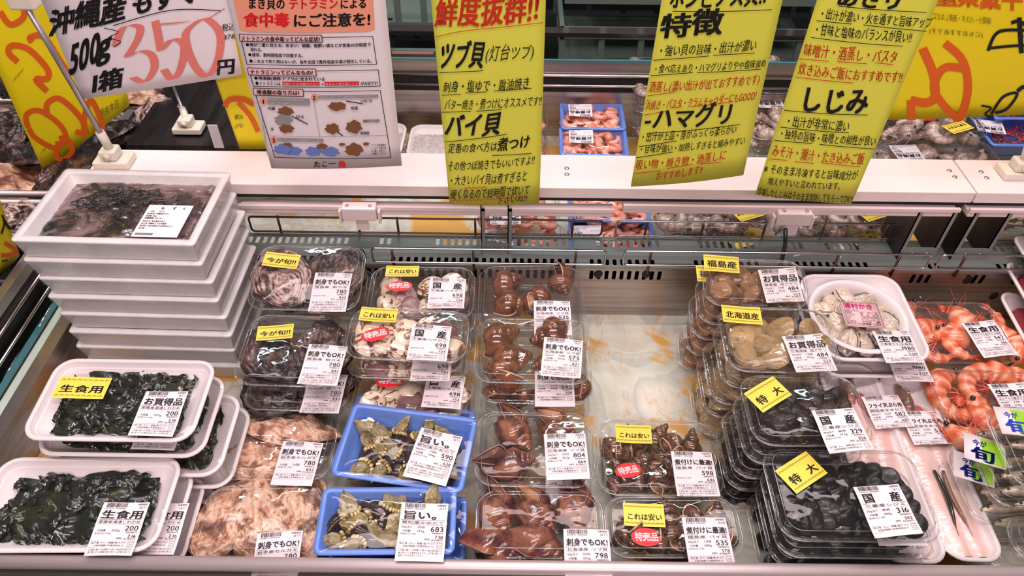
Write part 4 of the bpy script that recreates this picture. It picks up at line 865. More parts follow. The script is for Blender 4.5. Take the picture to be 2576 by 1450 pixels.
l = ob('product_label', m.mesh('mozuku_label', 'paper_white'), bxp.t, bxp.at(410, 556, 0, .0006)); ob('lettering', t.mesh('mozuku_label_print', 'ink'), l)
offs = [(.000, 0), (.004, .002), (.002, .001), (.004, .002), (.003, -.001), (-.002, .001), (.000, -.001)]
for k in range(1, 8):
    M = Matrix.Translation((offs[k - 1][0], offs[k - 1][1], -.0362 * k)) @ bxp.M; b = thing('foam_box', 'white foam box, %s from the top of the tall stack' % ORD[k], 'foam box', M)
    for pn, me in tray_meshes('box', bxp.w, bxp.d, bxp.h, k)[:1]: ob(pn, me, b)
    mm = MB(); loft(bxp.w + .0022, bxp.d + .0022, .007, [(.0065, .0008, 0), (.0003, bxp.h - .003, 0), (0, bxp.h + .0002, 0)], mm, False, False, .0009, k); ob('wrap', mm.mesh('box_wrap', 'film', True), b)
mm = MB(); loft(bxp.w + .0022, bxp.d + .0022, .007, [(.0065, .0008, 0), (.0003, bxp.h - .003, 0), (0, bxp.h + .0002, 0)], mm, False, False, .0009, 9); ob('wrap', mm.mesh('box_wrap', 'film', True), bxp.t)
# ---- wakame trays
def wak(pk, lab, seed): ob('wakame', wakame(pk.w - .045, pk.d - .034, pk.h - .0045, seed), None, pk.M @ Matrix.Translation((0, -.002, .004)), 'stuff', lab, 'wakame')
w1 = Pack('foam', 'foam_tray_pack', 'white foam tray of wakame with a yellow sticker, topmost of the rear wakame stack', 'food pack', (158, 900), (556, 906), (36, 1108), .150, .142)
wak(w1, 'dark green wakame in the rear tray with the yellow sticker', 5)
w1.price(400, 1040, 0, 'お買得品', '愛媛産湯通しわかめ', '200', '216', '26.7.1', qty='200g', extra=2)
w1.sticker(206, 976, 0, 'yellow', '生食用', w=.068, h=.034)
w2 = Pack('foam', 'foam_tray_pack', 'white foam tray of wakame without yellow sticker, topmost of the front wakame stack', 'food pack', (-6, 1152), (450, 1150), (-98, 1390), .100, .094)
wak(w2, 'dark green wakame in the front tray beside the front rail', 9)
w2.price(296, 1330, 0, '生食用', '愛媛産湯通しわかめ', '200', '216', '26.7.1', qty='200g', extra=2)
for pk, nm_, sd, dx, nn, st in ((w1, 'rear', 20, .0105, 4, .029), (w2, 'front', 40, .0095, 3, .024)):
    def it(q, k, nm_=nm_, sd=sd):
        wak(q, 'dark wakame in the %s tray down of the %s wakame stack' % (ORD[k], nm_), sd + k) if k < 3 else None
        q.price(*( (405, 1075) if nm_ == 'rear' else (400, 1330)), 0, 'お買得品' if nm_ == 'rear' else '生食用', '愛媛産湯通しわかめ', '200', '216', '26.7.1', qty='200g', extra=2) if k == 1 else None
    under(pk, nn, st, dx, -.006 if nn == 4 else .001, lambda k, nm_=nm_: 'white foam tray of wakame, %s from the top of the %s wakame stack' % (ORD[k], nm_), it)
# ---- rock oyster packs
def rock(pk, l1, l2, where):
    for (kind, px, py, rz, txt, s) in (l1, l2): lay(pk, kind, px, py, rz, 'rock_oyster', txt + ' in ' + where, 'oyster', .024, s)
p1 = Pack('clear', 'clear_pack', 'clear pack of two rock oysters priced 780 against the ledge, rearmost of its column', 'food pack', (650, 618), (918, 624), (622, 778), .168, .142, h=.038)
rock(p1, (K_rock[0], 712, 705, 120, 'pinkish white rock oyster on the left', 1.05), (K_rock[1], 845, 690, 240, 'dark rock oyster with pink rim on the right', 1.0), 'the rearmost oyster pack')
p1.price(831, 735, 0, OK, '徳島産 岩カキ', '780', '843', '26.7.1', extra=3); p1.sticker(708, 655, -6, 'yellow', '今が旬!!', w=.055, h=.026)
under(p1, 2, .048, .004, .004, lambda k: 'clear pack under the rearmost rock oyster pack, %s of the stack' % ORD[k])
p2 = Pack('clear', 'clear_pack', 'clear pack of two rock oysters priced 780 with tilted yellow sticker, second in its column', 'food pack', (628, 792), (866, 800), (594, 968), .128, .118, h=.038)
rock(p2, (K_rock[2], 690, 895, 135, 'dark brown rock oyster on the left', 1.05), (K_rock[1], 812, 880, 280, 'upright dark rock oyster with pale rim on the right', .95), 'the second oyster pack')
p2.price(812, 918, -2, OK, '徳島産 岩カキ', '780', '843', '26.7.1', extra=3); p2.sticker(692, 836, 8, 'yellow', '今が旬!!', w=.052, h=.026)
p3 = Pack('clear', 'clear_pack', 'clear pack of near-black rock oysters priced 780, under the second oyster pack', 'food pack', (640, 880), (885, 888), (622, 1030), .074, .070, h=.038)
rock(p3, (K_rock[1], 700, 985, 170, 'near-black rock oyster on the left', 1.0), (K_rock[1], 800, 975, 200, 'near-black rock oyster on the right', 1.0), 'the oyster pack below the second one')
p3.price(815, 990, 0, OK, '徳島産 岩カキ', '780', '843', '26.7.1', extra=3)
p4 = Pack('clear', 'clear_pack', 'clear pack of two long tan oysters priced 780, third from the front rail', 'food pack', (592, 1028), (856, 1032), (544, 1208), .052, .052, h=.042)
lay(p4, K_tan[0], 735, 1082, 172, 'shell_oyster', 'long tan oyster at the back of the tan oyster pack', 'oyster', .034, 1.05, rx=12); lay(p4, K_tan[1], 672, 1152, 178, 'shell_oyster', 'broad pinkish tan oyster at the front of the tan oyster pack', 'oyster', .024, 1.1)
p4.price(748, 1166, -2, OK, '岩手産セルガキ', '780', '843', '26.7.2', qty='2個')
p5 = Pack('clear', 'clear_pack', 'clear pack of three big tan oysters against the front rail', 'food pack', (528, 1225), (812, 1222), (480, 1408), .052, .052, h=.042)
for px, py, rz, tx, s in ((562, 1316, 75, 'rosy tan oyster on the left', .95), (655, 1300, 95, 'yellowish tan oyster in the middle', 1.05), (752, 1290, 110, 'tan oyster with dark purple stripe on the right', 1.08)): lay(p5, K_tan[2], px, py, rz, 'shell_oyster', tx + ' in the pack at the front rail', 'oyster', .034, s)
p5.price(696, 1404, 4, OK, '岩手産セルガキ', '780', '843', '26.7.2', qty='3個')
# ---- hamaguri packs
def hama(pk, n, where, seed, ly=1): scatter(pk, K_hama, n, .046, 'hamaguri_clam', 'glossy hamaguri clam in ' + where, 'clam', .008, ly, .45, seed)
p6 = Pack('clear', 'clear_pack', 'clear pack of hamaguri clams priced 698 at the ledge, rearmost of its column', 'food pack', (940, 672), (1198, 676), (915, 800), .128, .118)
hama(p6, 8, 'the rearmost hamaguri pack', 3); p6.price(1124, 738, 0, '国産', '千葉産ハマグリ', '698', '754', '26.7.1', h=.060); p6.sticker(1012, 682, 0, 'yellow', CH, w=.052, h=.022); p6.sticker(1004, 720, 8, 'red', TOKU, w=.041, h=.020)
p8 = Pack('clear', 'clear_pack', 'clear pack of hamaguri clams hidden under the top hamaguri pack', 'food pack', (895, 830), (1186, 838), (868, 950), .100, .100)
hama(p8, 9, 'the hamaguri pack under the top one', 5); p8.price(1086, 918, 0, '国産', '千葉産ハマグリ', '698', '754', '26.7.1', h=.060)
p7 = Pack('clear', 'clear_pack', 'clear pack of hamaguri clams priced 698 with tilted red sticker, topmost of the middle stack', 'food pack', (888, 772), (1178, 786), (868, 902), .150, .138)
hama(p7, 11, 'the topmost hamaguri pack with the tilted red sticker', 8); p7.price(1080, 862, -1, '国産', '千葉産ハマグリ', '698', '754', '26.7.1', h=.060); p7.sticker(952, 792, -2, 'yellow', CH, w=.054, h=.024); p7.sticker(944, 842, 22, 'red', TOKU, w=.041, h=.021)
p9 = Pack('clear', 'clear_pack', 'clear pack of hamaguri clams partly covered by the rear blue tray', 'food pack', (900, 930), (1194, 940), (880, 1060), .070, .070)
hama(p9, 9, 'the hamaguri pack behind the blue trays', 9); p9.price(1116, 985, -3, '国産', '千葉産ハマグリ', '698', '754', '26.7.1', h=.060); p9.sticker(980, 960, 8, 'red', TOKU, w=.041, h=.021)
under(p9, 1, .036, 0, 0, lambda k: 'clear pack at the bottom of the middle hamaguri stack')
under(p6, 2, .040, .002, .0, lambda k: 'clear pack under the rearmost hamaguri pack, %s of the stack' % ORD[k])
# ---- blue trays of goose barnacles
def barn(pk, n, where, seed):
    rr = random.Random(seed); pts = []; tries = 0; lab = 'green and brown goose barnacle in ' + where
    while len(pts) < n and tries < 4000:
        tries += 1; p = (rr.uniform(-1, 1) * (pk.w / 2 - .030), rr.uniform(-1, 1) * (pk.d / 2 - .026))
        if all((p[0] - a) ** 2 + (p[1] - b) ** 2 > (.026 * (1 - tries / 6000)) ** 2 for a, b in pts): pts.append(p)
    for i, (x, y) in enumerate(pts):
        rz = atan2(y + .01, x) + rr.uniform(-.9, .9) if rr.random() < .75 else rr.uniform(0, 6.3)
        put(rr.choice(K_barn), pk.M @ Matrix.Translation((x, y, .021 + rr.uniform(0, .003))) @ rot(rr.uniform(-.9, .9), rr.uniform(-.55, .05), rz) @ Matrix.Scale(rr.uniform(.9, 1.1), 4), 'goose_barnacle', lab, 'barnacle', lab)
    m = MB(); loft(pk.w - .04, pk.d - .036, .006, [(0, .004, 0), (.004, .016, 0), (.012, .02, 0)], m, False, True, .004, seed, 10, 8); ob('dark_stalks', m.mesh('dark_stalks', 'barnacle_stalk', True), None, pk.M, 'stuff', 'dark wet barnacle stalks packed at the bottom of ' + where, 'barnacle')
b1 = Pack('blue', 'blue_tray_pack', 'blue foam tray of goose barnacles priced 590, rear one on top', 'food pack', (876, 1010), (1186, 1050), (846, 1198), .100, .092)
barn(b1, 17, 'the rear blue tray', 2); b1.price(1090, 1148, -6, '旨い。', '愛知産かめのて', '590', '638', '26.7.2', qty='298g', unit='198', extra=3, w=.058, h=.074)
b1u = Pack('blue', 'blue_tray_pack', 'blue foam tray showing only its rim under the rear barnacle tray', 'food pack', (872, 985), (1172, 1030), (855, 1190), .062, .054)
b2 = Pack('blue', 'blue_tray_pack', 'blue foam tray of goose barnacles priced 683 at the front rail', 'food pack', (818, 1228), (1156, 1226), (778, 1396), .092, .086)
barn(b2, 19, 'the front blue tray', 6); b2.price(1062, 1338, -2, '旨い。', '愛知産かめのて', '683', '738', '26.7.2', qty='345g', unit='198', extra=3, w=.058, h=.074)
under(b2, 1, .040, .008, .006, lambda k: 'blue foam tray under the front barnacle tray')
# ---- whelk packs
def snails(pk, kinds, lst, name, lab, z=.021, s=1.0):
    for i, (px, py, rz, tx, rx) in enumerate(lst): lay(pk, kinds[i % len(kinds)], px, py, rz, name, tx + ' in ' + lab, 'sea snail', .015 if 'beneath' in tx else z, s * (.72 if 'beneath' in tx else 1), rx=rx)
p10 = Pack('clear', 'clear_pack', 'clear pack of brown whelks priced 535, rearmost of the whelk column', 'food pack', (1208, 672), (1462, 674), (1200, 830), .118, .110, h=.036)
snails(p10, K_whelk, [(1280, 712, 30, 'round brown whelk at the back left', 120), (1292, 768, 10, 'brown whelk at the front left', 100), (1355, 752, 80, 'brown whelk with orange foot facing up', -10), (1410, 712, -70, 'brown whelk with pointed siphon', 20)], 'whelk', 'the rearmost whelk pack')
p10.price(1390, 800, 0, OK, '北海道産 ツブ貝', '535', '578', '26.7.1', qty='395g', unit='138')
p12 = Pack('clear', 'clear_pack', 'clear pack of whelks priced 545, second of the middle whelk stack', 'food pack', (1208, 850), (1478, 856), (1204, 1012), .084, .084, h=.036)
snails(p12, K_whelk, [(1260, 985, 30, 'brown whelk at the front left', 60), (1300, 990, 190, 'pale whelk foot end', 0), (1462, 975, 80, 'small brown whelk at the right edge', 30)], 'whelk', 'the whelk pack under the 575 one', s=.8)
p12.price(1395, 975, 0, OK, '北海道産 ツブ貝', '545', '588', '26.7.1', qty='395g', unit='138')
p11 = Pack('clear', 'clear_pack', 'clear pack of brown whelks priced 575, topmost of the middle whelk stack', 'food pack', (1198, 802), (1472, 808), (1196, 962), .128, .122, h=.036)
snails(p11, K_whelk, [(1262, 850, 30, 'big brown whelk at the back left', 150), (1378, 848, 200, 'brown whelk at the back middle', 120), (1290, 905, 20, 'brown whelk in the middle left', 150), (1262, 938, 160, 'opened whelk with dark red mouth', 0), (1372, 915, 200, 'brown whelk beneath the price label', 130)], 'whelk', 'the topmost pack of the middle whelk stack', s=1.06)
p11.price(1414, 900, -5, OK, '北海道産 ツブ貝', '575', '621', '26.7.1', qty='412g', unit='138', extra=2)
p12b = Pack('clear', 'clear_pack', 'clear pack of whelks at the bottom of the middle whelk stack', 'food pack', (1216, 900), (1470, 905), (1212, 1060), .042, .042, h=.036)
snails(p12b, K_whelk, [(1290, 1020, 30, 'dark whelk', 60)], 'whelk', 'the bottom pack of the middle whelk stack', s=.8)
under(p10, 1, .045, .0, .0, lambda k: 'clear pack under the rearmost whelk pack')
p14 = Pack('clear', 'clear_pack', 'clear pack of horned whelks under the 804 pack, only its front edge showing', 'food pack', (1210, 1060), (1486, 1064), (1204, 1262), .038, .038, h=.034)
snails(p14, K_horn, [(1290, 1200, 30, 'dark horned whelk', 60)], 'horned_whelk', 'the pack under the 804 one', s=.8); p14.price(1425, 1212, 0, OK, '北海道産 ツブ貝', '768', '829', '26.7.2', qty='384g', unit='200')
p13 = Pack('clear', 'clear_pack', 'clear pack of four horned purple-brown whelks priced 804', 'food pack', (1204, 1038), (1484, 1044), (1192, 1222), .088, .082, h=.036)
snails(p13, K_horn, [(1300, 1095, -50, 'horned whelk at the back left', -20), (1415, 1092, -30, 'horned whelk at the back right', -10), (1290, 1165, 15, 'long horned whelk with round lid at the front', -15), (1440, 1160, 60, 'horned whelk beneath the price label', 60)], 'horned_whelk', 'the rear horned whelk pack', s=1.08)
p13.price(1425, 1148, 3, OK, '北海道産 ツブ貝', '804', '869', '26.7.2', qty='402g', unit='200')
p15 = Pack('clear', 'clear_pack', 'clear pack of horned whelks against the front rail', 'food pack', (1204, 1238), (1515, 1242), (1190, 1402), .074, .070, h=.036)
snails(p15, K_horn, [(1252, 1300, -65, 'horned whelk at the back left with lid facing up', -10), (1352, 1300, -45, 'horned whelk at the back middle', -5), (1446, 1292, -80, 'horned whelk at the back right with siphon up', -15), (1258, 1392, -20, 'horned whelk at the front left', 60), (1372, 1388, -25, 'horned whelk at the front middle', 80), (1470, 1360, 40, 'horned whelk beneath the label', 100)], 'horned_whelk', 'the front horned whelk pack', s=1.1)
p15.price(1478, 1400, 0, OK, '北海道産 ツブ貝', '798', '862', '26.7.2', qty='402g', unit='200')
under(p15, 1, .042, .0, .0, lambda k: 'clear pack under the horned whelk pack at the front rail')
# ---- bai packs
def bai(pk, n, where, seed): scatter(pk, K_bai, n, .048, 'bai_snail', 'speckled brown bai snail in ' + where, 'sea snail', .010, 1, .9, seed, pad=.010)
p16 = Pack('clear', 'clear_pack', 'clear pack of speckled bai snails priced 598, behind the front one', 'food pack', (1496, 1058), (1792, 1064), (1504, 1246), .056, .056, h=.034)
bai(p16, 15, 'the bai pack set back from the rail', 4); p16.price(1748, 1192, 0, '煮付けに最適!', '福島産 バイ貝', '598', '646', '26.6.30', extra=3); p16.sticker(1594, 1092, -2, 'yellow', CH, w=.050, h=.030); p16.sticker(1580, 1184, 14, 'red', TOKU, w=.036, h=.023)
p17 = Pack('clear', 'clear_pack', 'clear pack of speckled bai snails priced 535 at the front rail', 'food pack', (1520, 1252), (1846, 1252), (1530, 1406), .062, .058, h=.034)
bai(p17, 15, 'the bai pack touching the rail', 7); p17.price(1782, 1368, 0, '煮付けに最適!', '福島産 バイ貝', '535', '578', '26.6.30', qty='388g', unit='138'); p17.sticker(1620, 1296, -3, 'yellow', CH, w=.052, h=.031); p17.sticker(1626, 1352, 0, 'red', TOKU, w=.038, h=.024)
# ---- clam packs on the right, each on its own stack
def cl(pk, kinds, n, size, name, desc, where, seed, ly=2, **k): scatter(pk, kinds, n, size, name, desc + ' in ' + where, 'clam', .005, ly, .7, seed, **k)
p18 = Pack('clear', 'clear_pack', 'clear pack of small brown asari clams, yellow sticker 福島産, topmost of the rear clam stack', 'food pack', (1756, 652), (2012, 660), (1782, 768), .192, .170)
cl(p18, K_asari, 34, .031, 'asari_clam', 'small brown asari clam', 'the topmost pack stickered 福島産', 3)
p18.price(1965, 718, 6, 'お買得品', '福島産 活アサリ', '484', '523', '26.6.30', qty='351g', unit='138', h=.056); p18.sticker(1815, 664, -2, 'yellow', '福島産', w=.052, h=.028)
p19 = Pack('clear', 'clear_pack', 'clear pack of large olive asari clams, yellow sticker 北海道産, topmost of the second clam stack', 'food pack', (1800, 774), (2068, 780), (1838, 936), .186, .176)
cl(p19, K_asari2, 18, .042, 'asari_clam', 'large olive asari clam', 'the topmost pack stickered 北海道産', 5)
p19.price(2036, 888, 6, 'お買得品', '北海道産 活アサリ', '484', '523', '26.6.30', qty='351g', unit='138', h=.060); p19.sticker(1866, 792, -3, 'yellow', '北海道産', w=.054, h=.030)
p20 = Pack('clear', 'clear_pack', 'clear pack of dark shijimi clams priced 329 with diamond-turned yellow sticker', 'food pack', (1852, 948), (2140, 948), (1902, 1122), .172, .166)
cl(p20, K_shi, 62, .027, 'shijimi_clam', 'glossy dark brown shijimi clam', 'the topmost dark brown shijimi pack', 7)
p20.price(2118, 1082, 6, '国産', '三重産シジミ', '329', '356', '26.7.2', qty='374g', unit='88', h=.060); p20.sticker(1932, 992, 32, 'diag', '特大', w=.052, h=.034)
p21 = Pack('clear', 'clear_pack', 'clear pack of black shijimi clams priced 316, nearest the front rail', 'food pack', (1902, 1134), (2278, 1138), (1978, 1360), .132, .126)
cl(p21, K_shib, 78, .030, 'shijimi_clam', 'black shijimi clam', 'the topmost black shijimi pack', 9)
p21.price(2232, 1284, 6, '国産', '三重産シジミ', '316', '342', '26.7.1', qty='360g', unit='88', h=.064, w=.058); p21.sticker(2016, 1188, 32, 'diag', '特大', w=.054, h=.036)
for pk, nm_, kinds, sz, desc, name, dx, dy in ((p18, 'rear', K_asari, .031, 'small brown asari clam', 'asari_clam', -.0045, .0), (p19, 'second', K_asari2, .044, 'olive asari clam', 'asari_clam', -.004, .0), (p20, 'third', K_shi, .027, 'dark brown shijimi clam', 'shijimi_clam', -.004, .0), (p21, 'front', K_shib, .030, 'black shijimi clam', 'shijimi_clam', .0015, -.0005)):
    def it(q, k, nm_=nm_, kinds=kinds, sz=sz, desc=desc, name=name):
        cl(q, kinds, 16 if sz < .04 else 9, sz, name, desc, 'the %s pack down of the %s clam stack' % (ORD[k], nm_), 30 + k, 1, region=(-1, -.2, -1, 1))
        cl(q, kinds, 12 if sz < .04 else 6, sz, name, desc, 'the %s pack down of the %s clam stack' % (ORD[k], nm_), 50 + k, 1, region=(-.2, 1, -1, -.3))
    us = under(pk, 3 if nm_ == 'front' else 4, .033 if nm_ == 'front' else .0365, dx, dy, lambda k, nm_=nm_: 'clear pack of clams, %s from the top of the %s clam stack' % (ORD[k], nm_), it)
    if nm_ == 'rear': us[0].sticker(1795, 690, 0, 'yellow', '福島産', w=.052, h=.028)
    if nm_ == 'front':
        for i in (0, 1): us[i].price(2250, 1310 + 20 * i, 0, '国産', '三重産シジミ', '316', '342', '26.7.1', qty='360g', unit='88', h=.064, w=.058)
# ---- shucked oysters in a round tub
p22 = Pack('tub_tray', 'foam_tray_pack', 'white rounded tray with a round tub of shucked oysters priced 1980', 'food pack', (2012, 688), (2262, 690), (2068, 908), .118, .110)
cx = p22.loc(2160, 792, .036); m = MB(); prof = [(.056, .004), (.063, .026), (.066, .035), (.0685, .036), (.0725, .0365), (.074, .034)]; n = 60
m.add([(cx.x + r * cos(2 * pi * j / n), cx.y + r * sin(2 * pi * j / n), z) for r, z in prof for j in range(n)], grid_faces(len(prof), n)); m.add([(cx.x + .056 * cos(2 * pi * j / n), cx.y + .056 * sin(2 * pi * j / n), .004) for j in range(n)], [tuple(range(n))[::-1]]); ob('round_tub', m.mesh('round_tub', 'white_foam', True), p22.t)
m = MB(); m.add([(cx.x + r * cos(2 * pi * j / n), cx.y + r * sin(2 * pi * j / n), .0372 + .003 * (1 - (r / .07) ** 2)) for r in (.070, .056, .038, .018, .004) for j in range(n)], grid_faces(5, n)); ob('clear_lid', m.mesh('tub_lid', 'clear_plastic', True), p22.t)
rr = random.Random(4); pts = [(0, 0)] + [(.026 * cos(a * 1.05 + .3), .026 * sin(a * 1.05 + .3)) for a in range(6)] + [(.048 * cos(a * .524), .048 * sin(a * .524)) for a in range(12)]
for i, (x, y) in enumerate(pts): put(K_meat[i % 4], p22.M @ Matrix.Translation((cx.x + x, cx.y + y, .017 + .004 * rr.random())) @ rot(rr.uniform(-.3, .3), rr.uniform(-.3, .3), rr.uniform(0, 6)) @ Matrix.Scale(rr.uniform(.78, 1.0), 4), 'shucked_oyster', 'plump shucked oyster with dark frill in the round tub', 'oyster', 'shucked oysters in the round tub')
p22.sticker(2168, 792, -4, 'oyster', '', .0115, w=.058, h=.050); p22.price(2258, 872, 2, '生食用', '三重産カキ(生食用)', '1980', '2139', '26.7.2', qty='500g', h=.060, dz=.008)
def it(q, k): q.price(2285, 920, 0, '生食用', '三重産カキ(生食用)', '1980', '2139', '26.7.2', qty='500g', h=.060) if k == 1 else None
under(p22, 2, .034, .003, -.006, lambda k: 'white rounded tray under the shucked oyster tray, %s of the stack' % ORD[k], it)
# ---- boiled shrimp packs
p23 = Pack('clear', 'clear_pack', 'clear pack of boiled orange shrimp priced 542 against the rear wall', 'food pack', (2280, 762), (2502, 764), (2318, 912), .080, .070, h=.034)
for i, (px, py, rz) in enumerate(((2322, 812, 100), (2400, 812, 210), (2462, 800, 150), (2352, 868, 60), (2436, 866, 20), (2500, 862, 300))): lay(p23, K_boil[i % 2], px, py, rz, 'boiled_shrimp', 'orange boiled shrimp, %s of the rear shrimp pack' % ('back left', 'back middle', 'back right', 'front left', 'front middle', 'front right')[i], 'shrimp', .016 + .005 * (i % 3), 1.0)
p23.price(2488, 852, 8, '生食用', 'エクアドル産ボイル海老', '542', '586', '26.7.1', qty='238g', unit='228', extra=2)
p24 = Pack('clear', 'clear_pack', 'clear pack of boiled orange shrimp beside the sardine packs', 'food pack', (2330, 930), (2620, 938), (2394, 1104), .080, .070, h=.034)
for i, (px, py, rz) in enumerate(((2415, 1000, 90), (2490, 985, 10), (2440, 1060, 200), (2560, 985, 300), (2520, 1040, 160))): lay(p24, K_boil[i % 2], px, py, rz, 'boiled_shrimp', 'orange boiled shrimp, %s of the front shrimp pack' % ('back left', 'back middle', 'front left', 'back right', 'front right')[i], 'shrimp', .016 + .005 * (i % 3), 1.08)
p24.price(2560, 1015, 6, '生食用', 'エクアドル産ボイル海老', '538', '581', '26.7.1', qty='236g', unit='228')
def it(q, k):
    for i, (x, y) in enumerate(((-.05, 0), (.03, -.02))): put(K_boil[i], q.M @ Matrix.Translation((x, y, .016)) @ rot(0, 0, i * 2 + 1), 'boiled_shrimp', 'orange boiled shrimp in the lower shrimp pack, %s one' % ('left', 'right')[i], 'shrimp') if q is not None else None
under(p24, 1, .040, -.006, .004, lambda k: 'clear pack under the front boiled shrimp pack', it)
under(p23, 1, .040, .0, -.004, lambda k: 'clear pack under the rear boiled shrimp pack')
# ---- sardines
p25 = Pack('clear', 'clear_pack', 'clear pack of silver sardines with green sticker, topmost of the sardine stack', 'food pack', (2478, 1026), (2740, 1030), (2546, 1232), .150, .140, h=.028)
def sard(q, k):
    rr = random.Random(k)
    for i in range(6): put(K_sard[0], q.M @ Matrix.Translation((.006 + .008 * (i % 2), .048 - .0195 * i, .013)) @ rot(0, 0, rr.uniform(-.12, .05)) @ Matrix.Scale(.82, 4), 'sardine', 'silver sardine in the %s sardine pack, %s row from the back' % (('topmost', 'second', 'third')[k], ('first', 'second', 'third', 'fourth', 'fifth', 'sixth')[i]), 'sardine')
sard(p25, 0); p25.sticker(2560, 1062, -6, 'green', '', w=.050, h=.040)
def it(q, k): sard(q, k) if k < 3 else None; q.sticker(2505 - 28 * k, 1090 + 45 * k, -20, 'green', '', w=.050, h=.040) if k < 3 else None
under(p25, 3, .036, -.012, -.004, lambda k: 'clear pack of sardines, %s from the top of the sardine stack' % ORD[k], it, j=.001)
p26 = Pack('clear', 'clear_pack', 'clear pack of sardines at the lower right edge beside the front rail', 'food pack', (2556, 1262), (2820, 1262), (2640, 1385), .110, .104, h=.028)
under(p26, 2, .036, -.01, 0, lambda k: 'clear pack below the lower right sardine pack, %s of the stack' % ORD[k])
# ---- conger eel trays
def anago(pk, which):
    M = pk.M; L = pk.d - .05; m = MB(); nt, n = 60, 11; v = []; uv = []
    for i in range(nt + 1):
        t = i / nt; y = L / 2 - .035 - t * (L - .018); wd = .030 + .006 * sin(t * 5) + .005 * t; xo = .004 * sin(t * 7)
        for j in range(n):
            s = j / (n - 1) * 2 - 1; z = .013 + .006 * (1 - s * s) - .0045 * math.exp(-(s / .16) ** 2) + .0006 * sin(t * 240) * (abs(s) < .6) + .0012 * noise.noise(Vector((s * 3, t * 22, which)))
            v.append((xo + s * wd, y, z)); uv.append((t, s))
    for i in range(nt + 1): v.append((v[i * n][0], v[i * n][1], .004)); 
    f = grid_faces(nt + 1, n, False); r = ob('conger_eel', new_mesh('conger_fillet', v[:(nt + 1) * n], f, 'anago_flesh', True, uv=uv), None, M, label='opened pink conger eel with its head in the %s long tray' % which_name[which], cat='fish')
    m = MB(); m.sphere((-.002, L / 2 - .020, .016), .012, 0, 14, 10, (.85, 1.9, .75)); m.sphere((-.004, L / 2 + .0, .014), .008, 0, 12, 8, (.8, 1.5, .7)); ob('head', m.mesh('eel_head', 'anago_skin', True), r)
    m = MB(); m.sphere((.002, L / 2 - .010, .0245), .0028, 0, 10, 6, (1, 1, .5)); e = ob('eye', m.mesh('eel_eye', 'eye_silver', True), r); m = MB(); m.sphere((.002, L / 2 - .010, .0258), .0014, 0, 8, 5, (1, 1, .4)); ob('pupil', m.mesh('eel_pupil', 'eye_black', True), e)
    m = MB()
    for a, b, s in ((.010, -.045, 1), (-.006, -.040, .8), (.014, -.062, .9)): m.sphere((a, L / 2 + b, .017), .010 * s, 0, 12, 8, (.8, 1.6, .5))
    ob('gill_flesh', m.mesh('eel_gills', 'fish_blood', True), r)
    for k, (xo, s) in enumerate(((-.006, 1), (.006, -1))):
        m = MB(); m.tube([(xo + s * .003 * sin(q * .5), -L / 2 + .105 - q * .0105, .0195) for q in range(10)], .0032, 8, rf=lambda q: sin(pi * min(1, q + .12)) ** .5 + .1); ob('skin_flap', m.mesh('skin_flap', 'anago_skin' if k else 'eye_black', True), r)
which_name = {1: 'left', 2: 'right'}
e1 = Pack('foam', 'foam_tray_pack', 'long white foam tray of conger eel priced 582, partly under the shijimi packs', 'food pack', (2072, 912), (2216, 916), (2190, 1412), .058, .054)
anago(e1, 1); e1.price(2232, 1036, 5, 'フライ天ぷら用', '韓国産生あなご', '582', '629', '26.7.1', qty='233g', unit='250', h=.056)
e2 = Pack('foam', 'foam_tray_pack', 'long white foam tray of conger eel priced 530, right of the other eel tray', 'food pack', (2212, 940), (2338, 944), (2366, 1412), .056, .054)
anago(e2, 2); e2.price(2330, 1076, 3, 'フライ天ぷら用', '韓国産生あなご', '530', '573', '26.7.1', qty='212g', unit='250', h=.056)
# ---- leaning white trays at the right edge
for k, (px, py) in enumerate(((2522, 800), (2536, 720), (2556, 650), (2580, 592))):
    z = .05 + .030 * k; c = P(px, py + 60, z); w_, d_ = .20, .15
    M = Matrix.Translation(c + Vector((w_ / 2, .0, 0))) @ rot(0, radians(9), radians(-4))
    t = thing('foam_tray_pack', 'white foam tray leaning at the right edge, %s of the four' % ('lowest', 'second from below', 'third from below', 'topmost')[k], 'food pack', M)
    for pn, me in tray_meshes('foam', w_, d_, .022, k): ob(pn, me, t)
    m = MB(); loft(w_ - .05, d_ - .045, .01, [(0, .004, 0), (.004, .015, 0), (.012, .018, 0)], m, False, True, .003, k, 10, 8); ob('dark_seaweed', m.mesh('dark_seaweed', 'krill_red', True), None, M, 'stuff', 'dark red contents of the leaning white tray, %s' % ('lowest', 'second from below', 'third from below', 'topmost')[k], 'seafood')
# ---------------------------------------------------------------- far case goods (labels face the other side)
def small(pk, kinds, n, size, name, desc, where, seed, ly=1, cat='shrimp', tilt=.3, zlo_=.007, **k): scatter(pk, kinds, n, size, name, desc + ' in ' + where, cat, zlo_, ly, tilt, seed, pad=.010, **k)
q = Pack('blue', 'blue_tray_pack', 'small blue tray of peeled pink shrimp in the far case, rear one above the beam', 'food pack', (1412, 256), (1572, 258), (1404, 308), .085, .080, dmin=.10); small(q, K_pink, 26, .030, 'peeled_shrimp', 'pink peeled shrimp', 'the rear blue tray of the far case', 1, 2, zlo_=.012)
q.price(1460, 277, 180, 'お買得品', 'むきえび', '398', '429', '26.7.2', h=.050, sc_=.9)
q = Pack('blue', 'blue_tray_pack', 'small blue tray of peeled pink shrimp in the far case, directly behind the beam', 'food pack', (1410, 318), (1580, 322), (1402, 385), .075, .070, dmin=.10); small(q, K_pink, 30, .030, 'peeled_shrimp', 'pink peeled shrimp', 'the blue tray directly behind the beam', 2, 2, zlo_=.012)
q.price(1462, 343, 180, 'お買得品', 'むきえび', '398', '429', '26.7.2', h=.050, sc_=.9)
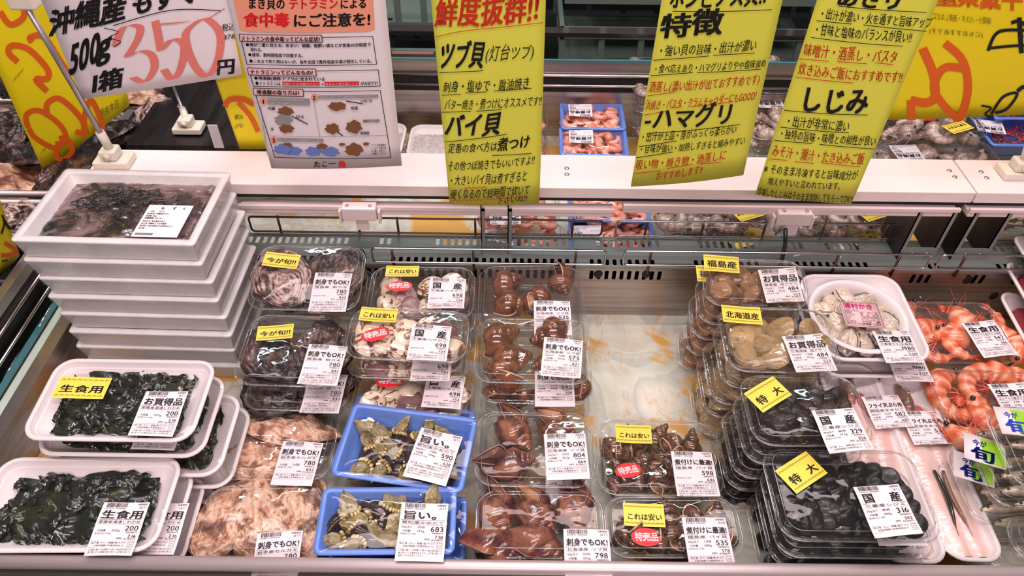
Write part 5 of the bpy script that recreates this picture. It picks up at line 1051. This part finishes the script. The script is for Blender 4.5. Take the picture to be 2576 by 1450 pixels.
q = Pack('blue', 'blue_tray_pack', 'blue tray of peeled pink shrimp seen under the beam, upper one', 'food pack', (1424, 470), (1625, 474), (1430, 548), .062, .058, dmin=.10); small(q, K_pink, 26, .030, 'peeled_shrimp', 'pink peeled shrimp', 'the upper blue tray under the beam', 3, 2, zlo_=.012)
q = Pack('blue', 'blue_tray_pack', 'blue tray of peeled pink shrimp seen through the wire guard', 'food pack', (1424, 546), (1632, 550), (1440, 640), .040, .038, dmin=.09); small(q, K_pink, 26, .030, 'peeled_shrimp', 'pink peeled shrimp', 'the lower blue tray behind the wire guard', 4, 2, zlo_=.012)
q.price(1478, 592, 180, 'お買得品', 'むきえび', '384', '415', '26.7.2', h=.056)
for i, (a, b, c, z, nm_) in enumerate((((1216, 480), (1410, 482), (1200, 560), .070, 'upper'), ((1212, 560), (1420, 562), (1205, 630), .038, 'lower'))):
    q = Pack('clear', 'clear_pack', 'clear pack of pink shrimp under the beam left of the blue trays, %s one' % nm_, 'food pack', a, b, c, z, z, dmin=.10); small(q, K_pink, 20, .030, 'peeled_shrimp', 'pink peeled shrimp', 'the %s clear pack under the beam' % nm_, 10 + i, 2)
    q.price(1258 if i else 1272, 600 if i else 540, 180, '大 粒', 'むきえび', '498', '537', '26.7.2', h=.056)
for i, (a, b, c, z, nm_) in enumerate((((1270, 268), (1378, 268), (1262, 330), .060, 'rear'), ((1270, 338), (1382, 338), (1262, 400), .040, 'front'))):
    q = Pack('clear', 'clear_pack', 'clear pack of pink shrimp between the yellow sign and the blue trays, %s one' % nm_, 'food pack', a, b, c, z, z, dmin=.10); small(q, K_pink, 14, .032, 'peeled_shrimp', 'pink peeled shrimp', 'the %s clear pack beside the small blue trays' % nm_, 14 + i, 2)
# whitebait
rr = random.Random(2); fm = MB()
for i in range(900):
    x, y = rr.uniform(-.06, .06), rr.uniform(-.045, .045); a = rr.uniform(0, 6.3); z = .012 + .012 * max(0, 1 - (x / .06) ** 2) * max(0, 1 - (y / .045) ** 2) + rr.uniform(0, .004); l = rr.uniform(.005, .009); b = a + rr.uniform(-.8, .8)
    fm.tube([(x, y, z), (x + cos(a) * l / 2, y + sin(a) * l / 2, z + .001), (x + cos(a) * l / 2 + cos(b) * l / 2, y + sin(a) * l / 2 + sin(b) * l / 2, z)], .0007, 4, rf=lambda q: 1.2 - q)
fme = fm.mesh('whitebait', 'shirasu_fish', True)
for i, (a, b, c, nm_) in enumerate((((912, 308), (1020, 310), (900, 390), 'left'), ((1032, 312), (1150, 314), (1022, 396), 'right'))):
    q = Pack('foam', 'foam_tray_pack', 'white tray of tiny whitebait behind the beam, %s one of two' % nm_, 'food pack', a, b, c, .045, .045, dmin=.12); ob('whitebait', fme, None, q.M @ Matrix.Scale(.85, 4), 'stuff', 'heap of tiny white fish in the %s whitebait tray' % nm_, 'whitebait')
# grey shrimp packs
grey = [((1580, 150), (1740, 152), (1590, 240), .130, 'tall rear stack left of the beam sign', 6), ((1610, 262), (1760, 262), (1600, 370), .06, 'below the tall rear stack', 5), ((1886, 148), (2080, 150), (1880, 235), .120, 'rear one between the right yellow signs', 8), ((1880, 262), (2080, 262), (1870, 352), .08, 'front one between the right yellow signs', 8),
        ((2206, 256), (2452, 258), (2196, 345), .095, 'below the big yellow sign at the right', 9), ((2222, 360), (2505, 362), (2215, 430), .060, 'directly behind the beam joint', 7), ((1850, 358), (1900, 358), (1845, 420), .05, 'small edge left of the mussel sign', 0),
        ((1648, 478), (1960, 482), (1652, 570), .075, 'under the beam left of the bracket', 9), ((1988, 484), (2262, 486), (1985, 572), .075, 'under the beam right of the bracket', 9), ((2474, 490), (2740, 492), (2470, 580), .075, 'under the beam at the right edge', 5), ((1655, 560), (1965, 562), (1660, 632), .036, 'lower one left of the bracket', 4), ((1990, 562), (2262, 564), (1990, 632), .036, 'lower one right of the bracket', 4)]
for i, (a, b, c, z, nm_, n) in enumerate(grey):
    q = Pack('clear', 'clear_pack', 'clear pack of raw grey shrimp, ' + nm_, 'food pack', a, b, c, z, z, dmin=.11, h=.032)
    if n: small(q, K_grey, int(n * 1.7), .045, 'raw_shrimp', 'raw grey shrimp', 'the pack ' + nm_, 20 + i, 2, tilt=.35, zlo_=.004)
    if z > .06: under(q, int((z - .02) / .042), .042, 0, .002, lambda k, nm_=nm_: 'lower clear pack, %s down, %s' % (ORD[k], nm_), j=.002)
    if i == 0: q.price(1620, 175, 180, 'お買得品', '大阪産海老', '869', '938', '26.7.2', h=.05)
    if i == 3: q.price(1935, 256, 180, 'お買得品', 'ぶらくえび', '869', '938', '26.7.2', h=.05); 
    if i == 2: q.sticker(1996, 172, 180, 'red', TOKU, w=.042, h=.024)
    if i == 4: q.sticker(2410, 320, 205, 'yellow', '生食できます', w=.060, h=.032); q.sticker(2330, 296, 180, 'red', TOKU, w=.042, h=.024)
    if i == 5: q.price(2282, 384, 180, 'お買得品', '大阪産海老', '869', '938', '26.7.2', h=.056)
    if i in (7, 8, 9): q.sticker((1885, 2200, 2535)[i - 7], 536, 205, 'yellow', '生食できます', w=.060, h=.032)
    if i in (10, 11): q.sticker((1872, 2182)[i - 10], 604, 205, 'yellow', '生食できます', w=.060, h=.032)
for i, (a, b, c, z, nm_) in enumerate((((2470, 292), (2680, 294), (2460, 365), .075, 'front'), ((2478, 238), (2680, 240), (2470, 285), .100, 'rear'))):
    q = Pack('blue', 'blue_tray_pack', 'blue tray of small red shrimp at the far right, %s one' % nm_, 'food pack', a, b, c, z, z, dmin=.10); m = MB(); rr = random.Random(i)
    for s in range(130):
        x, y = rr.uniform(-.5, .5) * (q.w - .05), rr.uniform(-.5, .5) * (q.d - .04); aa = rr.uniform(0, 6.3); m.tube([(x + .007 * cos(aa + u * .9), y + .007 * sin(aa + u * .9), .026 + rr.uniform(0, .006)) for u in range(4)], .0022, 5, rf=lambda q_: 1.2 - .8 * q_)
    ob('red_shrimp_heap', m.mesh('red_shrimp_heap', 'krill_red', True), None, q.M, 'stuff', 'heap of small red shrimp in the %s blue tray at the far right' % nm_, 'shrimp')
    if i == 0: q.price(2490, 318, 165, 'お買得品', '釜揚げあみ', '298', '321', '26.7.2', h=.05)
# ---------------------------------------------------------------- live oysters on the ice
spots = [(30, 465, 1.5, 20), (120, 395, 1.0, 200), (165, 440, 1.25, 60), (60, 380, 1.1, 120), (60, 560, .9, 10), (255, 350, 1.15, 30), (320, 330, 1.1, 100), (355, 250, 1.1, 200), (410, 255, 1.2, 20), (385, 215, 1.0, 70), (300, 290, 1.0, 150), (20, 330, 1.0, 220), (15, 250, 1.1, 40), (20, 200, 1.0, 90), (60, 225, 1.1, 10), (330, 210, 1.1, 130), (270, 250, 1.0, 60), (440, 215, 1.0, 220), (350, 160, 1.1, 0), (200, 330, 1.1, 90), (420, 300, 1.0, 160), (120, 300, 1.1, 210), (0, 130, 1.1, 30), (60, 110, 1.1, 300)]
def zone(px, py): return ('left of the foam box stack, beside the yellow corner sign' if py > 430 and px < 100 else 'behind the tall stand foot, left of the steel side rail' if px > 240 and py > 280 else 'below the white price sign' if px > 240 else 'left of the large yellow price sign' if px < 70 and py < 300 else 'under the large yellow price sign')
for i, (px, py, s, rz) in enumerate(spots):
    p = P(px, py, .09 + .012 * (i % 3))
    if -.80 < p.x + .0: p.x = min(p.x, -.70)
    put((K_rock[1:] + [K_tan[1], K_rock[0]])[i % 2 if i % 4 else 2 + (i // 4) % 2], Matrix.Translation(p) @ rot(radians(20 * sin(i * 2.1)), radians(16 * cos(i * 1.7)), radians(rz)) @ Matrix.Scale(s * 1.15, 4), 'live_oyster', 'dark live oyster ' + zone(px, py), 'oyster', 'live oysters ' + zone(px, py))
# ---------------------------------------------------------------- paper signs
def paper(name, label, TL, TR, BR, BL, yl, yr, mat, mats=('ink', 'ink_red', 'ink_wash', 'ink_orange', 'salmon_box', 'pale_pink', 'grey_print', 'brown_print', 'glove_blue', 'red', 'paper_white', 'olive_ink'), thick=.0006, curl=.004):
    """a sheet standing or hanging in the plane through three corners; returns the drawing mesh and its 2-D to 3-D map"""
    a, b = PV(*BL, yl), PV(*BR, yr); d0 = ray(*TL); k = (a.y) / d0.y; tl = EYE + d0 * k
    nrm = (b - a).cross(tl - a).normalized()
    if nrm.y > 0: nrm = -nrm
    X = (b - a); W2 = X.length; X.normalize()
    def hit(px, py, off=0.0):
        d = ray(px, py); q = EYE + d * ((a - EYE).dot(nrm) / d.dot(nrm)); u = (q - a).dot(X) / W2
        return q + nrm * (off + curl * sin(pi * max(0, min(1, u))))
    N = 12; m = MB(); V = []
    for s in (0, 1):
        for j in range(N + 1):
            for i in range(N + 1):
                u, v2 = i / N, j / N
                x = (BL[0] * (1 - u) + BR[0] * u) * (1 - v2) + (TL[0] * (1 - u) + TR[0] * u) * v2; y = (BL[1] * (1 - u) + BR[1] * u) * (1 - v2) + (TL[1] * (1 - u) + TR[1] * u) * v2
                V.append(hit(x, y) - nrm * (thick * s))
    w1_ = (N + 1); f = [(j * w1_ + i, j * w1_ + i + 1, (j + 1) * w1_ + i + 1, (j + 1) * w1_ + i) for j in range(N) for i in range(N)]; k = w1_ * w1_
    f += [tuple(q_ + k for q_ in x[::-1]) for x in f]
    for i in range(N): f += [(i, i + k, i + 1 + k, i + 1), (N * w1_ + i, N * w1_ + i + 1, N * w1_ + i + 1 + k, N * w1_ + i + k), (i * w1_, (i + 1) * w1_, (i + 1) * w1_ + k, i * w1_ + k), (i * w1_ + N, i * w1_ + N + k, (i + 1) * w1_ + N + k, (i + 1) * w1_ + N)]
    m.add(V, f); c = sum((V[q_] for q_ in (0, N, k - 1, k - 1 - N)), Vector()) / 4
    o = ob(name, m.mesh(name, mat, True), label=label, cat='sign'); return o, MB(), hit, mats
def fin(S): o, m, h, mats = S; ob('lettering', m.mesh('lettering', list(mats)), o)
def T(S, s, x0, y0, x1, y1, h, b=0.0, m=0, slant=0.0, jit=.08, off=.0012): text_polys(S[1], s, x0, y0, x1, y1, h, b, m, jit=jit, dest=lambda x, y: S[2](x, y, off), up=(slant, -1.0))
def ST(S, pts, wd, m=0, pen=None, off=.0012, sm=True):
    if len(pts) == 2: (a0, b0), (a1, b1) = pts; pts = [(a0 + (a1 - a0) * q / 10, b0 + (b1 - b0) * q / 10) for q in range(11)]; sm = False
    stroke(S[1], smooth_pts(pts) if sm and len(pts) > 2 else pts, wd, lambda x, y: S[2](x, y, off), m, pen)
def RC(S, x0, y0, x1, y1, m, off=.0008):
    for q in range(8): a, b = x0 + (x1 - x0) * q / 8, x0 + (x1 - x0) * (q + 1) / 8; S[1].add([S[2](a, y0, off), S[2](b, y0, off), S[2](b, y1, off), S[2](a, y1, off)], [(0, 1, 2, 3)], m)
# whelk recipe sign
S = paper('yellow_sign', 'yellow handwritten paper sign about tsubu and bai shellfish, left of the three long ones', (1068, -180), (1379, -180), (1357, 511), (1131, 514), .862, .862, 'paper_yellow')
T(S, '鮮度抜群!!', 1092, 60, 1356, 44, 78, .03, 1, .1); ST(S, [(1096, 92), (1180, 72), (1366, 56)], 1.6, 1)
T(S, 'ツブ貝', 1100, 168, 1216, 160, 72, .035, 0, .18); T(S, '(灯台ツブ)', 1219, 147, 1342, 142, 42, .0, 0, .18)
T(S, '刺身・塩ゆで・醤油焼き', 1113, 229, 1332, 217, 32, .008, 0, .15); T(S, 'バター焼き・煮つけにオススメです!!', 1117, 272, 1362, 262, 29, .008, 0, .15)
T(S, 'バイ貝', 1116, 338, 1258, 330, 62, .035, 0, .18); T(S, '定番の食べ方は', 1126, 382, 1250, 373, 27, .008, 0, .15); T(S, '煮つけ', 1250, 374, 1332, 366, 36, .03, 0, .15)
T(S, 'その他つぼ焼きでもいいですよ!!', 1125, 427, 1344, 410, 27, .008, 0, .15); T(S, '・大きいバイ貝は煮すぎると', 1127, 463, 1326, 450, 28, .008, 0, .15); T(S, '硬くなるので短時間で炊いて', 1132, 498, 1332, 484, 28, .008, 0, .15); T(S, '下さいね!!', 1248, 507, 1326, 503, 19, .008, 0, .15)
for a, b, c, d, mm in ((1105, 181, 1216, 173, 0), (1112, 238, 1160, 234, 0), (1170, 230, 1225, 226, 0), (1242, 224, 1337, 220, 0), (1112, 281, 1185, 276, 0), (1198, 275, 1262, 271, 0), (1120, 356, 1275, 333, 0), (1238, 386, 1337, 384, 0)): ST(S, [(a, b), (c, d)], 1.8, mm)
for a, b, c in ((1170, 1230, 470), (1132, 1330, 504)): ST(S, [(a + (c_ := 6) * i, c - i * .9 * .5 + (2 if i % 2 else -2)) for i in range(int((b - a) / 6))], 1.5, 1)
fin(S)
# hamaguri sign
S = paper('yellow_sign', 'yellow handwritten paper sign headed 特徴 about clams, middle of the three long ones', (1694, -180), (2008, -180), (1870, 441), (1587, 470), .862, .89, 'paper_yellow')
T(S, 'ホンビノス貝!!', 1680, 16, 1925, 4, 62, .03, 0, .15); T(S, '特徴', 1656, 88, 1812, 74, 66, .035, 0, .15)
T(S, '・強い貝の旨味・出汁が濃い', 1650, 138, 1900, 121, 30, .008, 0, .2); T(S, '・食べ応えあり・ハマグリよりやや塩味強め', 1640, 181, 1925, 165, 24, .008, 0, .2)
T(S, '酒蒸し(濃い出汁が出ておすすめです)', 1630, 229, 1908, 208, 29, .008, 1, .2); T(S, '浜焼き・パスタ・クラムチャウダーにもGOOD!', 1621, 274, 1900, 248, 27, .008, 1, .2)
T(S, '-ハマグリ', 1618, 318, 1842, 304, 60, .03, 0, .2); T(S, '・出汁が上品・身がふっくら柔らかい', 1608, 354, 1850, 331, 25, .008, 0, .2); T(S, '・甘味が強い・加熱しすぎると縮みやすい', 1604, 384, 1872, 360, 23, .008, 0, .2)
T(S, '吸い物・焼き物・酒蒸しに', 1596, 425, 1824, 396, 28, .008, 1, .2); T(S, 'おすすめします!!', 1646, 450, 1764, 430, 24, .008, 1, .2)
for a, b, c, d, mm in ((1690, 26, 1940, 22, 0), (1642, 150, 1780, 136, 0), (1790, 134, 1896, 130, 0), (1636, 189, 1740, 178, 0), (1750, 178, 1912, 172, 0), (1628, 240, 1694, 228, 1), (1620, 288, 1676, 276, 1), (1686, 268, 1714, 264, 1), (1734, 264, 1840, 252, 1), (1626, 334, 1860, 310, 0), (1606, 368, 1700, 350, 0), (1600, 396, 1690, 378, 0), (1592, 436, 1660, 426, 1), (1676, 420, 1740, 408, 1), (1756, 408, 1812, 404, 1)): ST(S, [(a, b), (c, d)], 1.8, mm)
fin(S)
# shijimi sign
S = paper('yellow_sign', 'yellow handwritten paper sign headed しじみ, right of the three long ones', (2112, -180), (2425, -150), (2142, 513), (1900, 489), .868, .846, 'paper_yellow')
T(S, 'あさり', 2100, 8, 2270, 18, 58, .035, 0, .2); T(S, '・出汁が濃い・火を通すと旨味アップ', 2058, 42, 2342, 68, 30, .008, 0, .2); T(S, '・甘味と塩味のバランスが良い!!', 2044, 82, 2292, 104, 32, .008, 0, .2)
T(S, '味噌汁・酒蒸し・パスタ', 2019, 136, 2256, 154, 36, .008, 1, .2); T(S, '炊き込みご飯におすすめです!!', 2006, 183, 2268, 206, 33, .008, 1, .2); T(S, 'しじみ', 2007, 270, 2180, 280, 68, .035, 0, .2)
T(S, '・出汁が非常に濃い', 1973, 312, 2134, 326, 30, .008, 0, .2); T(S, '・独特の旨味・味噌との相性が良い', 1957, 344, 2202, 364, 27, .008, 0, .2); T(S, 'みそ汁・潮汁・たき込みご飯', 1940, 388, 2172, 411, 32, .008, 1, .2)
T(S, '※そのまま冷凍すると旨味成分が', 1920, 432, 2156, 450, 26, .008, 0, .2); T(S, '増えやすいと言われています。', 1930, 461, 2120, 474, 21, .008, 0, .2); T(S, '冷凍したしじみはそのまま加熱してもらってOK!!', 1903, 489, 2143, 509, 23, .008, 0, .2)
for a, b, c, d, mm in ((2110, 12, 2330, 30, 0), (2054, 50, 2140, 56, 0), (2170, 58, 2330, 78, 0), (2040, 92, 2270, 114, 0), (2010, 146, 2084, 150, 1), (2104, 150, 2180, 156, 1), (2200, 154, 2246, 160, 1), (2000, 192, 2145, 204, 1), (1972, 276, 2182, 286, 0), (1962, 318, 2134, 330, 0), (1948, 352, 2042, 356, 0), (2060, 358, 2200, 374, 0), (1934, 398, 1980, 400, 1), (1998, 402, 2046, 406, 1), (2064, 404, 2164, 418, 1)): ST(S, [(a, b), (c, d)], 1.8, mm)
fin(S)
# printed poster
S = paper('white_poster', 'white printed poster about tetramine food poisoning with an orange heading', (515, -200), (950, -200), (1011, 417), (683, 424), .90, .90, 'paper_white')
o_ = .0008
for i in range(16):
    u0, u1 = i / 16, (i + 1) / 16; tl_ = lambda u: (572 + 363 * u, -70); bl_ = lambda u: (603 + 340 * u, 78 - 5 * (u in (0, 1)))
    S[1].add([S[2](*tl_(u0), o_), S[2](*tl_(u1), o_), S[2](*bl_(u1), o_), S[2](*bl_(u0), o_)], [(0, 1, 2, 3)], 4)
T(S, 'まき貝の', 624, 17, 720, 17, 30, .03, 0, 0, 0); T(S, 'テトラミン', 728, 17, 852, 17, 30, .03, 9, 0, 0); T(S, 'による', 856, 17, 924, 17, 26, .03, 0, 0, 0)
T(S, '食中毒', 614, 62, 730, 60, 38, .045, 9, 0, 0); T(S, 'にご注意を!', 738, 61, 934, 60, 36, .035, 0, 0, 0)
def BX(pts, hx0, hy0, hx1, hy1):
    for i in range(len(pts)): ST(S, [pts[i], pts[(i + 1) % len(pts)]], 1.6, 0, sm=False)
    RC(S, hx0, hy0, hx1, hy1, 5, .0016)
    for a in (((hx0, hy0), (hx1, hy0)), ((hx1, hy0), (hx1 + 2, hy1)), ((hx1 + 2, hy1), (hx0 + 2, hy1)), ((hx0 + 2, hy1), (hx0, hy0))): ST(S, list(a), 1.6, 0, off=.002, sm=False)
BX([(605, 89), (938, 90), (948, 160), (622, 160)], 603, 83, 811, 101); BX([(627, 174), (952, 174), (957, 215), (638, 215)], 624, 168, 796, 186); BX([(640, 225), (957, 226), (984, 395), (692, 394)], 638, 219, 764, 237)
T(S, 'テトラミンの食中毒ってどんな症状?', 608, 98, 808, 98, 13, .03, 0, 0, 0, .0026); T(S, 'テトラミンってどんなもの?', 630, 182, 790, 182, 13, .03, 0, 0, 0, .0026); T(S, '唾液腺の取り方は?', 647, 233, 756, 233, 13, .03, 0, 0, 0, .0026)
for s, x, y, x1 in (('●物が二重に見える、めまい、頭痛、船酔い感などが食後30分程度で', 619, 114, 934), ('現れる。', 631, 126, 666), ('●通常、数時間程度で回復する。', 625, 139, 770), ('●これまで死亡例はないが、毎年全国で数件程度中毒が発生している。', 628, 155, 942), ('●唾液腺(通称:アブラ)に含まれている', 640, 198, 820), ('●テトラミンは', 643, 211, 708), ('が大切です!', 908, 211, 952)): T(S, s, x, y, x1, y, 10, .025, 0, 0, 0)
RC(S, 712, 201, 806, 211, 9, .0014); RC(S, 818, 201, 904, 211, 9, .0014); T(S, '加熱しても分解されない', 713, 210, 805, 210, 8.5, .02, 10, 0, 0, .002); T(S, 'きちんと取り除くこと', 820, 210, 903, 210, 8.5, .02, 10, 0, 0, .002); T(S, '→', 807, 210, 817, 210, 9, .02, 0, 0, 0)
for n_, x, y, x0, y0, x1, y1 in (('1', 663, 251, 674, 243, 781, 260), ('2', 793, 239, 803, 235, 952, 243), ('3', 690, 349, 700, 344, 815, 352)):
    S[1].add([S[2](x + 9 * cos(a * pi / 8), y + 9 * sin(a * pi / 8), .0018) for a in range(16)], [tuple(range(16))], 4); T(S, n_, x - 4, y + 6, x + 4, y + 6, 15, .02, 0, 0, 0, .003); RC(S, x0, y0, x1, y1, 6, .0014)
T(S, '殻を外して中身を取り出し、', 675, 250, 780, 250, 7.5, .02, 10, 0, 0, .002); T(S, '内臓と身の部分に切り分ける', 675, 259, 780, 259, 7.5, .02, 10, 0, 0, .002); T(S, '身を縦に半分に切り唾液腺を取り出す準備をする', 806, 242, 950, 242, 7, .02, 10, 0, 0, .002); T(S, '指で押し出して唾液腺を取り除く', 702, 351, 813, 351, 7, .02, 10, 0, 0, .002)
def blob(x, y, rx, ry, m, off=.0014, sd=0.0): S[1].add([S[2](x + rx * cos(a * pi / 10) * (1 + .18 * sin(a * 2.3 + sd)), y + ry * sin(a * pi / 10) * (1 + .15 * cos(a * 1.7 + sd)), off) for a in range(20)], [tuple(range(20))], m)
for x, y, rx, ry, m_, q_ in ((720, 276, 20, 11, 7, 0), (714, 298, 22, 14, 6, 1), (722, 320, 18, 11, 7, 2), (850, 262, 22, 11, 7, 3), (838, 318, 18, 13, 7, 4), (892, 314, 20, 16, 7, 5), (712, 372, 22, 13, 8, 6), (738, 376, 22, 12, 8, 1), (790, 376, 20, 12, 8, 2), (834, 376, 22, 12, 8, 5), (724, 362, 12, 7, 7, 3), (812, 362, 14, 7, 7, 6), (892, 372, 22, 16, 7, 0), (862, 358, 8, 4, 7, 2), (922, 358, 8, 4, 7, 2)): blob(x, y, rx, ry, m_, .0014 + .0002 * q_, q_ * 1.1)
for a in (((735, 288), (776, 308)), ((872, 250), (914, 258)), ((842, 322), (864, 337)), ((656, 264), (673, 390)), ((790, 246), (806, 338)), ((676, 340), (976, 338))): ST(S, list(a), 2.4 if a[0][0] in (735, 872, 842) else 1, 0 if a[0][0] in (735, 872, 842) else 6)
for s, x, y, x1 in (('内臓', 674, 273, 694), ('切る', 746, 292, 768), ('身', 682, 325, 690), ('殻蓋', 884, 271, 902), ('※必ず手袋をして作業', 908, 254, 936), ('唾液腺', 908, 334, 930), ('唾液腺は黄白色の脂肪状', 914, 304, 956)): T(S, s, x, y, x1, y, 9, .02, 0, 0, 0, .002)
for i, s in enumerate(('すべての唾液腺を', 'しっかりと取り除', 'いた後、水洗いし', 'て調理して下さい')): T(S, s, 934, 365 + i * 7, 972, 365 + i * 7, 6.5, .01, 0, 0, 0)
T(S, 'たこ一', 790, 416, 846, 413, 17, .03, 0, 0, 0); T(S, '魚', 852, 416, 872, 415, 18, .05, 9, 0, 0); fin(S)
# price sign 350 yen
S = paper('white_price_sign', 'white handwritten price sign reading 350 円 hung on the tall stand', (55, -120), (534, -190), (609, 189), (207, 250), 1.0, 1.0, 'paper_white', curl=.002)
T(S, '沖縄産', 122, 86, 318, 40, 76, .05, 0, .1, .05); T(S, 'もずく', 330, 34, 500, -2, 64, .045, 0, .1, .05)
T(S, '500', 172, 190, 252, 150, 108, .04, 0, .1, .02); T(S, 'g', 246, 146, 284, 130, 92, .035, 0, .1, .02); T(S, '1箱', 222, 234, 310, 212, 58, .045, 0, .1, .03); T(S, '円', 544, 184, 592, 180, 42, .045, 0, .05, 0)
pen = (-20, 5)
for p in ([(292, 112), (312, 66), (352, 64), (348, 96), (322, 138)], [(322, 140), (352, 126), (382, 134), (390, 168), (366, 204), (336, 192)], [(392, 50), (400, 90), (406, 124)], [(402, 58), (440, 56), (474, 52)], [(408, 122), (436, 96), (464, 112), (456, 168), (436, 198), (414, 172)], [(500, 50), (468, 84), (484, 150), (520, 192), (548, 150), (554, 84), (520, 46), (492, 56)]): ST(S, p, 0, 2, pen)
ST(S, [(286, 62), (430, 24), (556, 26)], 2.2, 0); ST(S, [(264, 68), (300, 78), (276, 92), (305, 102), (288, 116)], 2, 0); ST(S, [(528, 44), (566, 20)], 1.6, 1); ST(S, [(548, 62), (552, 92), (560, 106)], 2, 0); T(S, '(税込', 552, 78, 590, 74, 22, .01, 0, .1); T(S, '378)', 562, 100, 598, 94, 18, .01, 0, .1)
fin(S)
# yellow background signs
S = paper('yellow_price_sign', 'large deep yellow price sign with orange figures behind the tall stand', (-118, -80), (232, -150), (326, 266), (110, 432), 1.13, 1.20, 'paper_deep_yellow')
for p, wd in (([(0, 28), (26, 60), (60, 40), (52, 0)], 15), ([(44, 152), (22, 130), (30, 112), (72, 122), (118, 170), (118, 195), (90, 196), (118, 226)], 15), ([(80, 104), (76, 92), (110, 92), (150, 150), (176, 190)], 15), ([(70, 318), (66, 285), (100, 275), (150, 310), (165, 345), (140, 370), (90, 345), (72, 320)], 13), ([(120, 290), (118, 258), (150, 245), (200, 290), (215, 330), (190, 328)], 14), ([(148, 345), (168, 345), (182, 375), (160, 398), (142, 392), (146, 352)], 13), ([(212, 330), (212, 290), (228, 250), (250, 290), (258, 320), (238, 330)], 14)): ST(S, p, wd, 3)
T(S, '日本海産', 300, 266, 252, 296, 26, .0, 11, -.1); T(S, '(生食用)', 30, 205, 58, 175, 12, 0, 11, .3); T(S, '(税込)', 100, 388, 126, 360, 12, 0, 11, .3); fin(S)
S = paper('yellow_price_sign', 'narrow yellow price sign sheet partly hidden behind the white poster', (478, 20), (640, 20), (700, 374), (603, 375), 1.03, 1.03, 'paper_deep_yellow', curl=.001)
ST(S, [(566, 268), (578, 250), (612, 248), (640, 262)], 14, 3); ST(S, [(600, 256), (630, 290), (650, 330)], 12, 3); T(S, '税込', 590, 300, 612, 296, 14, 0, 0, .1); T(S, '(円)', 590, 322, 612, 318, 12, 0, 11, .1); fin(S)
S = paper('yellow_price_sign', 'corner of a yellow price sign at the left edge beside the foam boxes', (-170, 380), (-46, 372), (50, 644), (-90, 770), .80, .88, 'paper_deep_yellow')
ST(S, [(2, 588), (10, 560), (4, 540)], 5, 0); ST(S, [(8, 552), (24, 574), (38, 566)], 7, 0); ST(S, [(0, 640), (20, 640), (42, 632), (10, 610)], 10, 3); ST(S, [(0, 655), (16, 652)], 5, 0); fin(S)
S = paper('yellow_price_sign', 'large yellow price sign seen from behind at the upper right, writing reversed', (2330, -140), (2860, -160), (2700, 280), (2228, 302), 1.10, 1.10, 'paper_deep_yellow')
T(S, '千葉県産', 2570, 20, 2352, 8, 44, .04, 3, 0); T(S, '味噌汁・パスタ・酒蒸しなどに', 2490, 58, 2344, 46, 20, .0, 11, 0, .1); T(S, '(にもおすすめです)', 2470, 90, 2336, 82, 17, .0, 11, 0)
for p, wd in (([(2320, 120), (2345, 180), (2350, 240), (2325, 256), (2290, 250)], 22), ([(2290, 250), (2292, 300)], 20), ([(2375, 106), (2420, 150), (2432, 220), (2415, 286), (2395, 286), (2350, 230), (2356, 190), (2380, 166), (2424, 170)], 20)): ST(S, p, wd, 3)
for p, wd in (([(2540, 54), (2560, 50), (2580, 66), (2575, 90)], 9), ([(2482, 124), (2500, 84), (2530, 72), (2600, 74)], 8), ([(2482, 118), (2540, 112), (2600, 110)], 7), ([(2560, 40), (2566, 130)], 12), ([(2466, 262), (2490, 268), (2475, 284), (2496, 290)], 5), ([(2490, 284), (2520, 240), (2556, 232), (2530, 270), (2500, 280)], 7), ([(2556, 226), (2576, 216), (2590, 260)], 10)): ST(S, p, wd, 0)
fin(S)
# ---------------------------------------------------------------- tidy
bpy.data.objects.remove(_to); bpy.context.view_layer.update()
